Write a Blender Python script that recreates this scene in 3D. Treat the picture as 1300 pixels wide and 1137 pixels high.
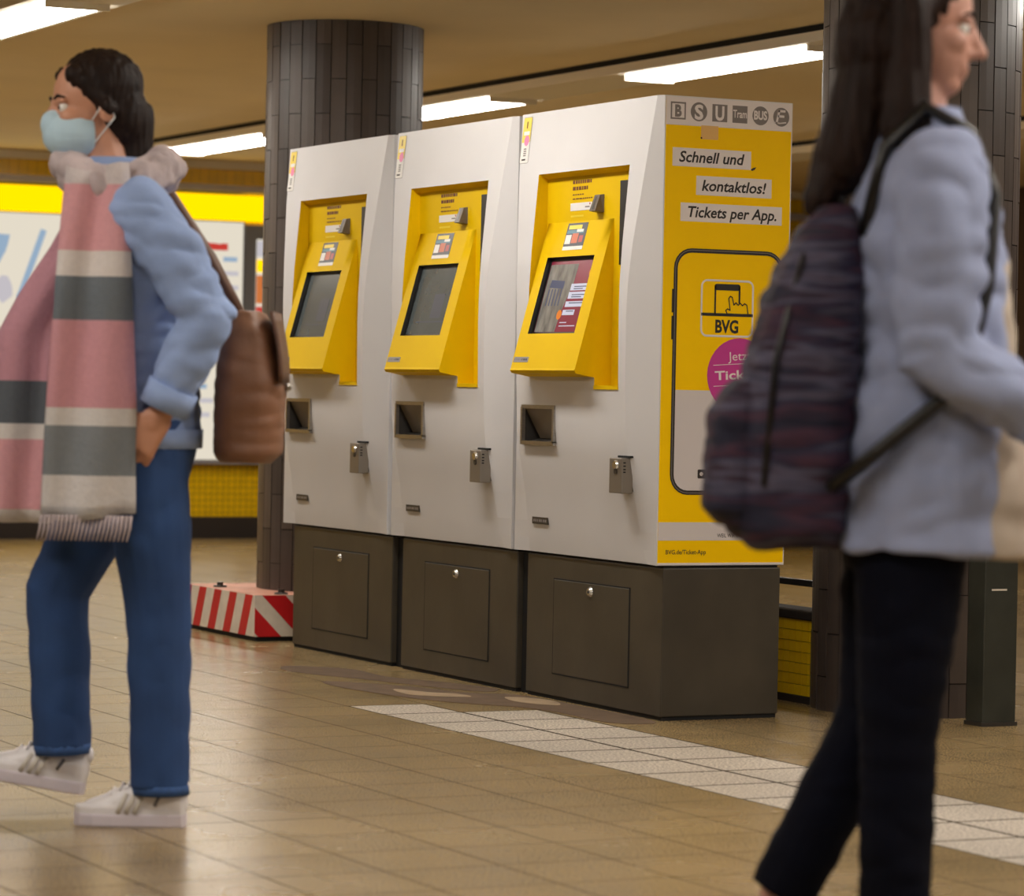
import bpy, bmesh, math, random
from mathutils import Vector, Matrix, noise

random.seed(7)
for o in list(bpy.data.objects):
    bpy.data.objects.remove(o, do_unlink=True)
SC = bpy.context.scene
COL = SC.collection

# ---------------------------------------------------------------- camera, world, exposure
FPX, ROLL = 4108.0, math.radians(1.15)          # focal length in pixels of a 1300 x 1137 frame
CAM = Vector((8.376, -4.719, 0.97))
RIGHT = Vector((0.45081, 0.89262, 0.0))
FWD = Vector((-0.89262, 0.45081, 0.0))
cd = bpy.data.cameras.new('camera')
cd.sensor_width = 36.0
cd.lens = FPX / 1300.0 * 36.0
cd.shift_x, cd.shift_y = -0.5 / 1300.0, -71.5 / 1300.0
cd.clip_start, cd.clip_end = 0.1, 100.0
cd.dof.use_dof = True
cd.dof.focus_distance = 9.9
cd.dof.aperture_fstop = 4.5
camo = bpy.data.objects.new('camera', cd)
COL.objects.link(camo)
m3 = Matrix((RIGHT, Vector((0, 0, 1)), -FWD)).transposed().to_4x4()
camo.matrix_world = Matrix.Translation(CAM) @ m3 @ Matrix.Rotation(ROLL, 4, 'Z')
SC.camera = camo

w = bpy.data.worlds.new('world')
SC.world = w
w.use_nodes = True
w.node_tree.nodes['Background'].inputs[0].default_value = (0.05, 0.045, 0.04, 1)
w.node_tree.nodes['Background'].inputs[1].default_value = 0.3
SC.view_settings.view_transform = 'Standard'
SC.view_settings.look = 'None'
SC.view_settings.gamma = 1.0
SC.view_settings.use_curve_mapping = False
SC.view_settings.exposure = 0.0
LAMP = 28.0                                       # radiance of the lamp diffusers


# ---------------------------------------------------------------- materials
def lin(c):
    f = lambda v: v / 12.92 if v <= 0.04045 else ((v + 0.055) / 1.055) ** 2.4
    return (f(c[0] / 255.0), f(c[1] / 255.0), f(c[2] / 255.0), 1.0)


def mat(name, rgb, rough=0.5, metal=0.0, vary=0.0, scale=8.0, bump=0.0, bscale=60.0, emit=0.0, coat=0.0, stretch=(1, 1, 1), spec=0.5):
    m = bpy.data.materials.new(name)
    m.use_nodes = True
    nt = m.node_tree
    b = nt.nodes['Principled BSDF']
    col = lin(rgb)
    b.inputs['Base Color'].default_value = col
    b.inputs['Roughness'].default_value = rough
    b.inputs['Metallic'].default_value = metal
    b.inputs['Specular IOR Level'].default_value = spec
    if coat:
        b.inputs['Coat Weight'].default_value = coat
        b.inputs['Coat Roughness'].default_value = 0.12
    if emit:
        b.inputs['Emission Color'].default_value = col
        b.inputs['Emission Strength'].default_value = emit
    if vary or bump:
        tc = nt.nodes.new('ShaderNodeTexCoord')
        mp = nt.nodes.new('ShaderNodeMapping')
        mp.inputs['Scale'].default_value = stretch
        nt.links.new(tc.outputs['Object'], mp.inputs['Vector'])
    if vary:
        n = nt.nodes.new('ShaderNodeTexNoise')
        n.inputs['Scale'].default_value = scale
        n.inputs['Detail'].default_value = 6
        nt.links.new(mp.outputs[0], n.inputs['Vector'])
        r = nt.nodes.new('ShaderNodeValToRGB')
        r.color_ramp.elements[0].position, r.color_ramp.elements[1].position = 0.3, 0.7
        r.color_ramp.elements[0].color = tuple(c * (1 - vary) for c in col[:3]) + (1,)
        r.color_ramp.elements[1].color = tuple(min(1, c * (1 + vary)) for c in col[:3]) + (1,)
        nt.links.new(n.outputs['Fac'], r.inputs[0])
        nt.links.new(r.outputs[0], b.inputs['Base Color'])
    if bump:
        n2 = nt.nodes.new('ShaderNodeTexNoise')
        n2.inputs['Scale'].default_value = bscale
        n2.inputs['Detail'].default_value = 4
        nt.links.new(mp.outputs[0], n2.inputs['Vector'])
        bp = nt.nodes.new('ShaderNodeBump')
        bp.inputs['Strength'].default_value = bump
        bp.inputs['Distance'].default_value = 0.004
        nt.links.new(n2.outputs['Fac'], bp.inputs['Height'])
        nt.links.new(bp.outputs[0], b.inputs['Normal'])
    return m


def mat_bands(name, axis, stops, rough=0.9):
    """cloth woven in blocks of colour along one object axis; stops = [(upper bound, rgb)] rising"""
    m = bpy.data.materials.new(name)
    m.use_nodes = True
    nt = m.node_tree
    b = nt.nodes['Principled BSDF']
    b.inputs['Roughness'].default_value = rough
    tc = nt.nodes.new('ShaderNodeTexCoord')
    sp = nt.nodes.new('ShaderNodeSeparateXYZ')
    nt.links.new(tc.outputs['Object'], sp.inputs[0])
    mr = nt.nodes.new('ShaderNodeMapRange')
    mr.inputs['From Min'].default_value = 0.5
    mr.inputs['From Max'].default_value = 1.6
    nt.links.new(sp.outputs[axis], mr.inputs['Value'])
    r = nt.nodes.new('ShaderNodeValToRGB')
    r.color_ramp.interpolation = 'CONSTANT'
    el = r.color_ramp.elements
    lo = 0.0
    for i, (hi, rgb) in enumerate(stops):
        e = el[0] if i == 0 else el.new(lo)
        if i == 0:
            e.position = 0.0
        e.color = lin(rgb)
        lo = (hi - 0.5) / 1.1
    el[len(el) - 1].color = lin(stops[-1][1])
    nt.links.new(mr.outputs[0], r.inputs[0])
    n = nt.nodes.new('ShaderNodeTexNoise')
    n.inputs['Scale'].default_value = 90
    mx = nt.nodes.new('ShaderNodeMix')
    mx.data_type = 'RGBA'
    mx.blend_type = 'MULTIPLY'
    mx.inputs[0].default_value = 0.16
    nt.links.new(tc.outputs['Object'], n.inputs['Vector'])
    nt.links.new(r.outputs[0], mx.inputs[6])
    nt.links.new(n.outputs['Fac'], mx.inputs[7])
    nt.links.new(mx.outputs[2], b.inputs['Base Color'])
    bp = nt.nodes.new('ShaderNodeBump')
    bp.inputs['Strength'].default_value = 0.5
    bp.inputs['Distance'].default_value = 0.004
    nt.links.new(n.outputs['Fac'], bp.inputs['Height'])
    nt.links.new(bp.outputs[0], b.inputs['Normal'])
    return m


TILE = 0.26
TX0, TY0 = -0.667, -0.695          # a joint crossing of the floor grid


def mat_floor(name, dark, light, rough, grain):
    m = bpy.data.materials.new(name)
    m.use_nodes = True
    nt = m.node_tree
    N, L = nt.nodes, nt.links
    b = N['Principled BSDF']
    geo = N.new('ShaderNodeNewGeometry')
    off = N.new('ShaderNodeVectorMath'); off.operation = 'SUBTRACT'
    off.inputs[1].default_value = (TX0, TY0, -5.0)
    L.new(geo.outputs['Position'], off.inputs[0])
    dv = N.new('ShaderNodeVectorMath'); dv.operation = 'DIVIDE'
    dv.inputs[1].default_value = (TILE, TILE, 100.0)
    L.new(off.outputs[0], dv.inputs[0])
    fl = N.new('ShaderNodeVectorMath'); fl.operation = 'FLOOR'
    L.new(dv.outputs[0], fl.inputs[0])
    wn = N.new('ShaderNodeTexWhiteNoise'); wn.noise_dimensions = '3D'
    L.new(fl.outputs[0], wn.inputs['Vector'])
    n1 = N.new('ShaderNodeTexNoise')
    n1.inputs['Scale'].default_value = grain
    n1.inputs['Detail'].default_value = 3
    L.new(geo.outputs['Position'], n1.inputs['Vector'])
    n2 = N.new('ShaderNodeTexNoise')
    n2.inputs['Scale'].default_value = 1.3
    n2.inputs['Detail'].default_value = 5
    L.new(geo.outputs['Position'], n2.inputs['Vector'])
    r = N.new('ShaderNodeValToRGB')
    r.color_ramp.elements[0].position, r.color_ramp.elements[1].position = 0.36, 0.64
    r.color_ramp.elements[0].color = lin(dark)
    r.color_ramp.elements[1].color = lin(light)
    L.new(n1.outputs['Fac'], r.inputs[0])
    mr = N.new('ShaderNodeMapRange')
    mr.inputs['To Min'].default_value, mr.inputs['To Max'].default_value = 0.94, 1.03
    L.new(wn.outputs['Value'], mr.inputs['Value'])
    mr2 = N.new('ShaderNodeMapRange')
    mr2.inputs['From Min'].default_value, mr2.inputs['From Max'].default_value = 0.3, 0.7
    mr2.inputs['To Min'].default_value, mr2.inputs['To Max'].default_value = 0.82, 1.1
    L.new(n2.outputs['Fac'], mr2.inputs['Value'])
    mu = N.new('ShaderNodeMath'); mu.operation = 'MULTIPLY'
    L.new(mr.outputs[0], mu.inputs[0]); L.new(mr2.outputs[0], mu.inputs[1])
    sc = N.new('ShaderNodeVectorMath'); sc.operation = 'SCALE'
    L.new(r.outputs[0], sc.inputs[0]); L.new(mu.outputs[0], sc.inputs['Scale'])
    L.new(sc.outputs[0], b.inputs['Base Color'])
    rr = N.new('ShaderNodeMapRange')
    rr.inputs['To Min'].default_value, rr.inputs['To Max'].default_value = rough - 0.06, rough + 0.1
    L.new(n2.outputs['Fac'], rr.inputs['Value'])
    L.new(rr.outputs[0], b.inputs['Roughness'])
    bp = N.new('ShaderNodeBump')
    bp.inputs['Strength'].default_value = 0.05
    bp.inputs['Distance'].default_value = 0.001
    L.new(n1.outputs['Fac'], bp.inputs['Height'])
    L.new(bp.outputs[0], b.inputs['Normal'])
    return m


def mat_wall_tile(name, rgb, joint, tw, th, rough=0.25):
    """small glazed tiles, too far away to pick apart: grid in world y / z"""
    m = bpy.data.materials.new(name)
    m.use_nodes = True
    nt = m.node_tree
    N, L = nt.nodes, nt.links
    b = N['Principled BSDF']
    b.inputs['Roughness'].default_value = rough
    geo = N.new('ShaderNodeNewGeometry')
    sp = N.new('ShaderNodeSeparateXYZ')
    L.new(geo.outputs['Position'], sp.inputs[0])
    cb = N.new('ShaderNodeCombineXYZ')
    L.new(sp.outputs['Y'], cb.inputs['X']); L.new(sp.outputs['Z'], cb.inputs['Y'])
    br = N.new('ShaderNodeTexBrick')
    br.offset = 0.0
    br.inputs['Scale'].default_value = 1.0
    br.inputs['Brick Width'].default_value = tw
    br.inputs['Row Height'].default_value = th
    br.inputs['Mortar Size'].default_value = 0.0022
    c = lin(rgb)
    br.inputs['Color1'].default_value = c
    br.inputs['Color2'].default_value = tuple(v * 0.9 for v in c[:3]) + (1,)
    br.inputs['Mortar'].default_value = lin(joint)
    L.new(cb.outputs[0], br.inputs['Vector'])
    L.new(br.outputs['Color'], b.inputs['Base Color'])
    return m


M = {}
M['white'] = mat('white_paint', (211, 210, 212), 0.45, vary=0.04, scale=2.5, coat=0.1)
M['yellow'] = mat('yellow_paint', (226, 187, 0), 0.6, vary=0.04, scale=3, spec=0.12)
M['base'] = mat('base_paint', (66, 60, 50), 0.42, vary=0.22, scale=5, bump=0.1, bscale=30)
M['black'] = mat('black_plastic', (18, 17, 17), 0.35)
M['gap'] = mat('dark_gap', (9, 9, 10), 0.8)
M['steel'] = mat('brushed_steel', (168, 163, 156), 0.32, 0.9, vary=0.12, scale=40, stretch=(1, 1, 8))
M['dark_steel'] = mat('dark_steel', (78, 74, 70), 0.4, 0.6)
M['lockbox'] = mat('lock_box_metal', (140, 132, 122), 0.4, 0.6)
M['flap'] = mat('flap_plastic', (104, 92, 76), 0.35)
M['reader'] = mat('reader_metal', (98, 86, 72), 0.5, 0.3)
M['lock'] = mat('lock_metal', (205, 203, 198), 0.25, 0.9)
M['ink'] = mat('black_ink', (36, 30, 26), 0.6)
M['brown_ink'] = mat('brown_ink', (112, 62, 16), 0.6)
M['grey_ink'] = mat('grey_ink', (122, 115, 112), 0.55)
M['ad_yellow'] = mat('advert_yellow', (250, 202, 0), 0.5, vary=0.03, scale=3, spec=0.1)
M['ad_white'] = mat('advert_white', (222, 214, 212), 0.42)
M['ad_lilac'] = mat('advert_pale_grey', (205, 198, 198), 0.42)
M['magenta'] = mat('magenta_print', (190, 52, 140), 0.45)
M['tape'] = mat('masking_tape', (222, 178, 110), 0.7)
M['print_white'] = mat('print_white', (232, 230, 226), 0.5)
M['print_blue'] = mat('print_dark_blue', (22, 28, 46), 0.4)
M['print_teal'] = mat('print_teal', (60, 122, 142), 0.4)
M['print_orange'] = mat('print_orange', (196, 92, 48), 0.4)
M['print_red'] = mat('print_red', (176, 50, 46), 0.4)
M['print_yellow'] = mat('print_yellow', (236, 208, 40), 0.4)
M['print_pink'] = mat('print_pink', (240, 130, 176), 0.5)
M['silver'] = mat('silver_label', (150, 146, 148), 0.4, 0.4)
M['glass_dark'] = mat('screen_glass_reflection', (74, 80, 80), 0.15, emit=0.35, coat=0.5, vary=0.25, scale=6)  # grey glow stands in for reflections on the dark screens
M['scr_grey'] = mat('screen_photo_grey', (118, 116, 112), 0.15, emit=0.22, vary=0.5, scale=14, coat=0.5, stretch=(3, 1, 1))
M['scr_red'] = mat('screen_red', (120, 38, 58), 0.2, emit=0.3, coat=0.3)
M['scr_btn'] = mat('screen_button', (186, 192, 214), 0.15, emit=0.35, coat=0.5)
M['scr_orange'] = mat('screen_orange', (206, 120, 50), 0.15, emit=0.3, coat=0.5)
M['scr_ink'] = mat('screen_ink', (74, 82, 110), 0.15, emit=0.2, coat=0.5)
M['scr_blue'] = mat('screen_faint_blue', (76, 81, 90), 0.15, emit=0.4, coat=0.5)
M['ceiling'] = mat('ceiling_paint', (232, 212, 166), 0.85, vary=0.05, scale=1.2)
M['channel'] = mat('channel_paint', (244, 236, 216), 0.5)
M['floor'] = mat_floor('terrazzo_tile', (110, 92, 62), (174, 149, 104), 0.24, 200)
M['floor_pale'] = mat_floor('pale_granite_tile', (128, 116, 104), (222, 212, 196), 0.42, 130)
M['grout'] = mat('grout', (62, 52, 40), 0.95, spec=0.1)
M['cement'] = mat('dark_cement', (98, 78, 58), 0.7, vary=0.2, scale=14)
M['cement2'] = mat('pale_cement', (158, 136, 108), 0.7, vary=0.15, scale=14)
M['tile_a'] = mat('pillar_tile', (78, 68, 63), 0.42, vary=0.15, scale=6)
M['tile_b'] = mat('pillar_tile_dark', (70, 61, 56), 0.42, vary=0.15, scale=6)
M['tile_c'] = mat('pillar_tile_brown', (84, 73, 66), 0.45, vary=0.15, scale=6)
M['pillar_core'] = mat('pillar_joint', (40, 34, 30), 0.9)
M['wall_yellow'] = mat_wall_tile('yellow_wall_tile', (236, 190, 0), (150, 118, 20), 0.04, 0.04)
M['wall_ochre'] = mat_wall_tile('yellow_upper_tile', (252, 206, 8), (206, 160, 10), 0.06, 0.24)
M['mosaic'] = mat('yellow_mosaic', (250, 204, 4), 0.3, vary=0.06, scale=12)
M['mosaic_joint'] = mat('mosaic_joint', (150, 118, 30), 0.8)
M['plinth'] = mat('dark_plinth', (52, 45, 40), 0.85, spec=0.2)
M['wall_dark'] = mat('brown_wall', (92, 74, 60), 0.5, vary=0.15, scale=3)
M['wall_plain'] = mat('beige_wall', (170, 148, 112), 0.6)
M['rail'] = mat('black_rail', (20, 20, 20), 0.4)
M['post'] = mat('dark_green_paint', (52, 54, 48), 0.4, vary=0.25, scale=9)
M['red'] = mat('hazard_red', (200, 18, 26), 0.5, vary=0.08, scale=9)
M['hazard_white'] = mat('hazard_white', (222, 212, 198), 0.5, vary=0.1, scale=16)
M['kerb_top'] = mat('kerb_top_paint', (206, 150, 128), 0.6, vary=0.12, scale=6)
M['lamp'] = None


def lampmat(name, rgb, s):
    m = bpy.data.materials.new(name)
    m.use_nodes = True
    nt = m.node_tree
    nt.nodes.remove(nt.nodes['Principled BSDF'])
    e = nt.nodes.new('ShaderNodeEmission')
    e.inputs[0].default_value = rgb
    e.inputs[1].default_value = s
    nt.links.new(e.outputs[0], nt.nodes['Material Output'].inputs[0])
    return m


M['lamp'] = lampmat('lamp_diffuser', (1.0, 0.94, 0.86, 1), LAMP)
M['lit_yellow'] = lampmat('backlit_yellow', lin((255, 200, 0)), 1.5)
M['lit_white'] = lampmat('backlit_white', lin((252, 242, 222)), 0.8)
M['lit_green'] = lampmat('backlit_green', lin((200, 210, 120)), 0.75)
M['lit_mint'] = lampmat('backlit_mint', lin((214, 222, 170)), 0.75)
M['lit_blue'] = lampmat('backlit_blue', lin((170, 196, 222)), 0.75)
M['lit_grey'] = lampmat('backlit_grey', lin((222, 216, 222)), 0.75)
M['lit_red'] = lampmat('backlit_red', lin((220, 70, 60)), 0.8)
M['lit_orange'] = lampmat('backlit_orange', lin((226, 130, 70)), 0.8)


# ---------------------------------------------------------------- geometry helpers
class MB:
    """collects faces, builds ONE mesh object"""
    def __init__(self):
        self.v, self.f, self.mi, self.mats = [], [], [], []

    def slot(self, m):
        if m not in self.mats:
            self.mats.append(m)
        return self.mats.index(m)

    def face(self, pts, m):
        n = len(self.v)
        self.v += [tuple(p) for p in pts]
        self.f.append(tuple(range(n, n + len(pts))))
        self.mi.append(self.slot(m))
        return self

    def mesh(self, verts, faces, m):
        n = len(self.v)
        self.v += [tuple(p) for p in verts]
        s = self.slot(m)
        for f in faces:
            self.f.append(tuple(i + n for i in f))
            self.mi.append(s)
        return self

    def box(self, x0, x1, y0, y1, z0, z1, m):
        vs = [(x, y, z) for z in (z0, z1) for y in (y0, y1) for x in (x0, x1)]
        fs = [(0, 2, 3, 1), (4, 5, 7, 6), (0, 1, 5, 4), (2, 6, 7, 3), (0, 4, 6, 2), (1, 3, 7, 5)]
        return self.mesh(vs, fs, m)

    def obox(self, c, ax, ay, az, hx, hy, hz, m):
        c, ax, ay, az = Vector(c), Vector(ax), Vector(ay), Vector(az)
        vs = [c + ax * hx * sx + ay * hy * sy + az * hz * sz for sz in (-1, 1) for sy in (-1, 1) for sx in (-1, 1)]
        fs = [(0, 2, 3, 1), (4, 5, 7, 6), (0, 1, 5, 4), (2, 6, 7, 3), (0, 4, 6, 2), (1, 3, 7, 5)]
        return self.mesh(vs, fs, m)

    def tube(self, pts, rad, m, seg=10, cap=True):
        pts = [Vector(p) for p in pts]
        if not isinstance(rad, (list, tuple)):
            rad = [rad] * len(pts)
        n = len(pts)
        vs, fs = [], []
        prev = None
        for i, p in enumerate(pts):
            t = (pts[min(i + 1, n - 1)] - pts[max(i - 1, 0)]).normalized()
            if prev is None:
                b = t.orthogonal().normalized()
            else:
                b = (prev - t * prev.dot(t)).normalized()
            prev = b
            c = t.cross(b)
            for k in range(seg):
                a = 2 * math.pi * k / seg
                vs.append(p + (b * math.cos(a) + c * math.sin(a)) * rad[i])
        for i in range(n - 1):
            for k in range(seg):
                k2 = (k + 1) % seg
                fs.append((i * seg + k, i * seg + k2, (i + 1) * seg + k2, (i + 1) * seg + k))
        if cap:
            fs.append(tuple(range(seg - 1, -1, -1)))
            fs.append(tuple((n - 1) * seg + k for k in range(seg)))
        return self.mesh(vs, fs, m)

    def disc(self, c, r, up, m, h=0.002, seg=20, r2=None):
        """short cylinder standing on c along up"""
        up = Vector(up).normalized()
        b = up.orthogonal().normalized()
        d = up.cross(b)
        r2 = r if r2 is None else r2
        c = Vector(c)
        vs = [c + (b * math.cos(2 * math.pi * k / seg) + d * math.sin(2 * math.pi * k / seg)) * r for k in range(seg)]
        vs += [c + up * h + (b * math.cos(2 * math.pi * k / seg) + d * math.sin(2 * math.pi * k / seg)) * r2 for k in range(seg)]
        fs = [(k, (k + 1) % seg, seg + (k + 1) % seg, seg + k) for k in range(seg)]
        fs += [tuple(range(seg - 1, -1, -1)), tuple(range(seg, 2 * seg))]
        return self.mesh(vs, fs, m)

    def build(self, name, parent=None, smooth=False, bevel=0.0, loc=None, sharp=30):
        me = bpy.data.meshes.new(name)
        me.from_pydata(self.v, [], self.f)
        for m in self.mats:
            me.materials.append(m)
        me.polygons.foreach_set('material_index', self.mi)
        if smooth:
            bm = bmesh.new(); bm.from_mesh(me)
            bmesh.ops.remove_doubles(bm, verts=bm.verts, dist=1e-5)
            bm.to_mesh(me); bm.free()
            me.polygons.foreach_set('use_smooth', [True] * len(me.polygons))
            me.set_sharp_from_angle(angle=math.radians(sharp))
        me.update()
        o = bpy.data.objects.new(name, me)
        COL.objects.link(o)
        if parent:
            o.parent = parent
        if loc:
            o.location = loc
        if bevel:
            bm = bmesh.new(); bm.from_mesh(me)
            bmesh.ops.remove_doubles(bm, verts=bm.verts, dist=1e-5)
            bmesh.ops.recalc_face_normals(bm, faces=bm.faces)
            es = [e for e in bm.edges if len(e.link_faces) == 2 and e.calc_face_angle(0) > 0.5]
            bmesh.ops.bevel(bm, geom=es, offset=bevel, segments=2, affect='EDGES', profile=0.5)
            bm.to_mesh(me); bm.free()
        return o


def tag(o, label=None, cat=None, group=None, kind=None):
    if label: o['label'] = label
    if cat: o['category'] = cat
    if group: o['group'] = group
    if kind: o['kind'] = kind
    return o


def empty(name, loc=(0, 0, 0), rz=0.0, parent=None):
    o = bpy.data.objects.new(name, None)
    o.empty_display_size = 0.1
    COL.objects.link(o)
    o.location = loc
    o.rotation_euler = (0, 0, rz)
    if parent: o.parent = parent
    return o


class Plane2:
    """draws flat print on a plane: origin, right, up"""
    def __init__(self, o, r, u):
        self.o, self.r, self.u = Vector(o), Vector(r).normalized(), Vector(u).normalized()
        self.n = self.r.cross(self.u)

    def p(self, a, b, k=0.0):
        return self.o + self.r * a + self.u * b + self.n * k

    def rect(self, mb, a0, b0, a1, b1, m, k):
        return mb.face([self.p(a0, b0, k), self.p(a1, b0, k), self.p(a1, b1, k), self.p(a0, b1, k)], m)

    def poly(self, mb, pts, m, k):
        return mb.face([self.p(a, b, k) for a, b in pts], m)

    def slab(self, mb, a0, b0, a1, b1, m, k0, k1):
        c = self.p((a0 + a1) / 2, (b0 + b1) / 2, (k0 + k1) / 2)
        return mb.obox(c, self.r, self.u, self.n, abs(a1 - a0) / 2, abs(b1 - b0) / 2, abs(k1 - k0) / 2, m)

    def rrect(self, a0, b0, a1, b1, r, seg=6):
        out = []
        for cx, cy, s in ((a1 - r, b1 - r, 0), (a0 + r, b1 - r, 1), (a0 + r, b0 + r, 2), (a1 - r, b0 + r, 3)):
            for i in range(seg + 1):
                t = math.pi / 2 * (s + i / seg)
                out.append((cx + r * math.cos(t), cy + r * math.sin(t)))
        return out

    def ring(self, mb, a0, b0, a1, b1, r, wd, m, k):
        A = self.rrect(a0, b0, a1, b1, r)
        B = self.rrect(a0 + wd, b0 + wd, a1 - wd, b1 - wd, max(r - wd, 0.001))
        n = len(A)
        for i in range(n):
            j = (i + 1) % n
            mb.face([self.p(*A[i], k), self.p(*A[j], k), self.p(*B[j], k), self.p(*B[i], k)], m)

    def line(self, mb, pts, wd, m, k):
        for (a0, b0), (a1, b1) in zip(pts[:-1], pts[1:]):
            d = Vector((a1 - a0, b1 - b0))
            if d.length == 0: continue
            d.normalize()
            q = Vector((-d.y, d.x)) * wd / 2
            e = d * wd * 0.35
            mb.face([self.p(a0 - e.x - q.x, b0 - e.y - q.y, k), self.p(a1 + e.x - q.x, b1 + e.y - q.y, k),
                     self.p(a1 + e.x + q.x, b1 + e.y + q.y, k), self.p(a0 - e.x + q.x, b0 - e.y + q.y, k)], m)

    def circle(self, mb, a, b, r, m, k, seg=36):
        mb.face([self.p(a + r * math.cos(2 * math.pi * i / seg), b + r * math.sin(2 * math.pi * i / seg), k) for i in range(seg)], m)

    def text(self, name, body, a, b, h, width, m, k, parent, shear=0.0, bold=0.0, align='LEFT', rot=0.0):
        """h = cap height, width = total width in metres"""
        cu = bpy.data.curves.new(name, 'FONT')
        cu.body = body
        cu.size = 1.0
        cu.shear = shear
        cu.offset = bold
        cu.extrude = 0.0
        cu.resolution_u = 3
        t = bpy.data.objects.new(name, cu)
        COL.objects.link(t)
        bpy.context.view_layer.update()
        me = bpy.data.meshes.new_from_object(t.evaluated_get(bpy.context.evaluated_depsgraph_get()))
        bpy.data.objects.remove(t, do_unlink=True)
        xs = [v.co.x for v in me.vertices]
        x0, x1 = min(xs), max(xs)
        cap = 0.72
        sx, sy = width / (x1 - x0), h / cap
        cr, sr = math.cos(rot), math.sin(rot)
        for v in me.vertices:
            x, y = (v.co.x - x0) * sx, v.co.y * sy
            if align == 'CENTER': x -= width / 2
            q = self.p(a + x * cr - y * sr, b + x * sr + y * cr, k)
            v.co = q
        me.materials.clear(); me.materials.append(m)
        me.name = name
        o = bpy.data.objects.new(name, me)
        COL.objects.link(o)
        o.parent = parent
        return o


# ================================================================ THE HALL
XF, XR, YN, YB, HC = -10.9, 13.0, -8.0, 8.0, 2.40

# floor: bed + tiles
mb = MB(); mb.box(XF, XR, YN, YB, -0.12, -0.004, M['grout'])
floor = tag(mb.build('floor'), 'brown terrazzo tiled floor of the station hall with a paler band of tiles', 'floor', kind='structure')


def pix(p):
    d = Vector(p) - CAM
    Z = d.dot(FWD)
    if Z < 0.5: return None
    xc, yc = d.dot(RIGHT) / Z * FPX, -d.z / Z * FPX - 27
    return 650 + xc * math.cos(ROLL) - yc * math.sin(ROLL), 524 + xc * math.sin(ROLL) + yc * math.cos(ROLL), Z


def tile_mesh(name, m, gap, rim):
    g = TILE / 2 - gap
    g2 = g - rim
    vs = [(-g, -g, -0.006), (g, -g, -0.006), (g, g, -0.006), (-g, g, -0.006),
          (-g, -g, -0.0012), (g, -g, -0.0012), (g, g, -0.0012), (-g, g, -0.0012),
          (-g2, -g2, 0), (g2, -g2, 0), (g2, g2, 0), (-g2, g2, 0)]
    fs = [(0, 1, 5, 4), (1, 2, 6, 5), (2, 3, 7, 6), (3, 0, 4, 7), (4, 5, 9, 8), (5, 6, 10, 9), (6, 7, 11, 10), (7, 4, 8, 11), (8, 9, 10, 11)]
    me = bpy.data.meshes.new(name)
    me.from_pydata(vs, [], fs)
    me.materials.append(m)
    me.materials.append(M['grout'])
    for i in range(8):
        me.polygons[i].material_index = 1
    return me, vs, fs


tm, tv, tf = tile_mesh('floor_tile', M['floor'], 0.0014, 0.0007)
tp, tv2, _ = tile_mesh('pale_floor_tile', M['floor_pale'], 0.0025, 0.0035)
cells = []
i0, i1 = math.floor((XF - TX0) / TILE), math.ceil((9.5 - TX0) / TILE)
j0, j1 = math.floor((-6.5 - TY0) / TILE), math.ceil((YB - TY0) / TILE)
for i in range(i0, i1):
    for j in range(j0, j1):
        x, y = TX0 + (i + 0.5) * TILE, TY0 + (j + 0.5) * TILE
        if x - TILE / 2 < XF or y + TILE / 2 > YB: continue
        pale = (j == 0 and i >= 0) or (j == 1 and i >= 1)
        q = pix((x, y, 0))
        seen = q is not None and -20 < q[0] < 1320 and q[1] < 1150
        cells.append((0 if seen else 1, q[2] if q else 99, x, y, pale))
cells.sort()
rest = MB()
for k, (uns, Z, x, y, pale) in enumerate(cells):
    if k < 300 and not uns:
        o = bpy.data.objects.new('pale_floor_tile' if pale else 'floor_tile', tp if pale else tm)
        COL.objects.link(o)
        o.location = (x, y, 0)
        o.parent = floor
    else:
        vv = [(v[0] + x, v[1] + y, v[2]) for v in (tv2 if pale else tv)]
        rest.mesh(vv, tf[:8], M['grout'])
        rest.face([vv[q] for q in tf[8]], M['floor_pale'] if pale else M['floor'])
tag(rest.build('floor_tile_field', floor), kind='stuff')


def blob_poly(pts, z, m, name, parent):
    t = MB()
    out = []
    n = len(pts)
    for i in range(n):
        a, b, c, d = [Vector(pts[(i + q) % n]) for q in (-1, 0, 1, 2)]
        for s in range(4):
            u = s / 4
            out.append(0.5 * ((2 * b) + (-a + c) * u + (2 * a - 5 * b + 4 * c - d) * u * u + (-a + 3 * b - 3 * c + d) * u ** 3))
    k = len(out)
    vs = [(p.x, p.y, z) for p in out] + [(p.x, p.y, 0.0) for p in out]
    t.mesh(vs, [tuple(range(k))] + [(q, q + k, (q + 1) % k + k, (q + 1) % k) for q in range(k)], m)
    return t.build(name, parent)


blob_poly([(-2.02, -0.33), (-1.8, -0.4), (-1.45, -0.27), (-1.0, -0.1), (-1.05, 0.01), (-1.3, -0.05), (-1.55, -0.16), (-1.85, -0.16)], 0.0012, M['cement'], 'repair_patch', floor)
blob_poly([(-1.44, -0.43), (-1.2, -0.47), (-0.75, -0.37), (-0.42, -0.17), (0.0, -0.15), (0.02, 0.0), (-0.5, 0.005), (-0.85, -0.02), (-0.95, -0.15), (-1.2, -0.24)], 0.0018, M['cement'], 'repair_patch', floor)
blob_poly([(-1.12, -0.33), (-0.95, -0.36), (-0.86, -0.29), (-0.82, -0.2), (-0.92, -0.2), (-0.98, -0.26)], 0.0026, M['cement2'], 'repair_patch', floor)
blob_poly([(-0.78, -0.1), (-0.62, -0.13), (-0.5, -0.06), (-0.6, -0.01), (-0.72, -0.03)], 0.0026, M['cement2'], 'repair_patch', floor)

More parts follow.
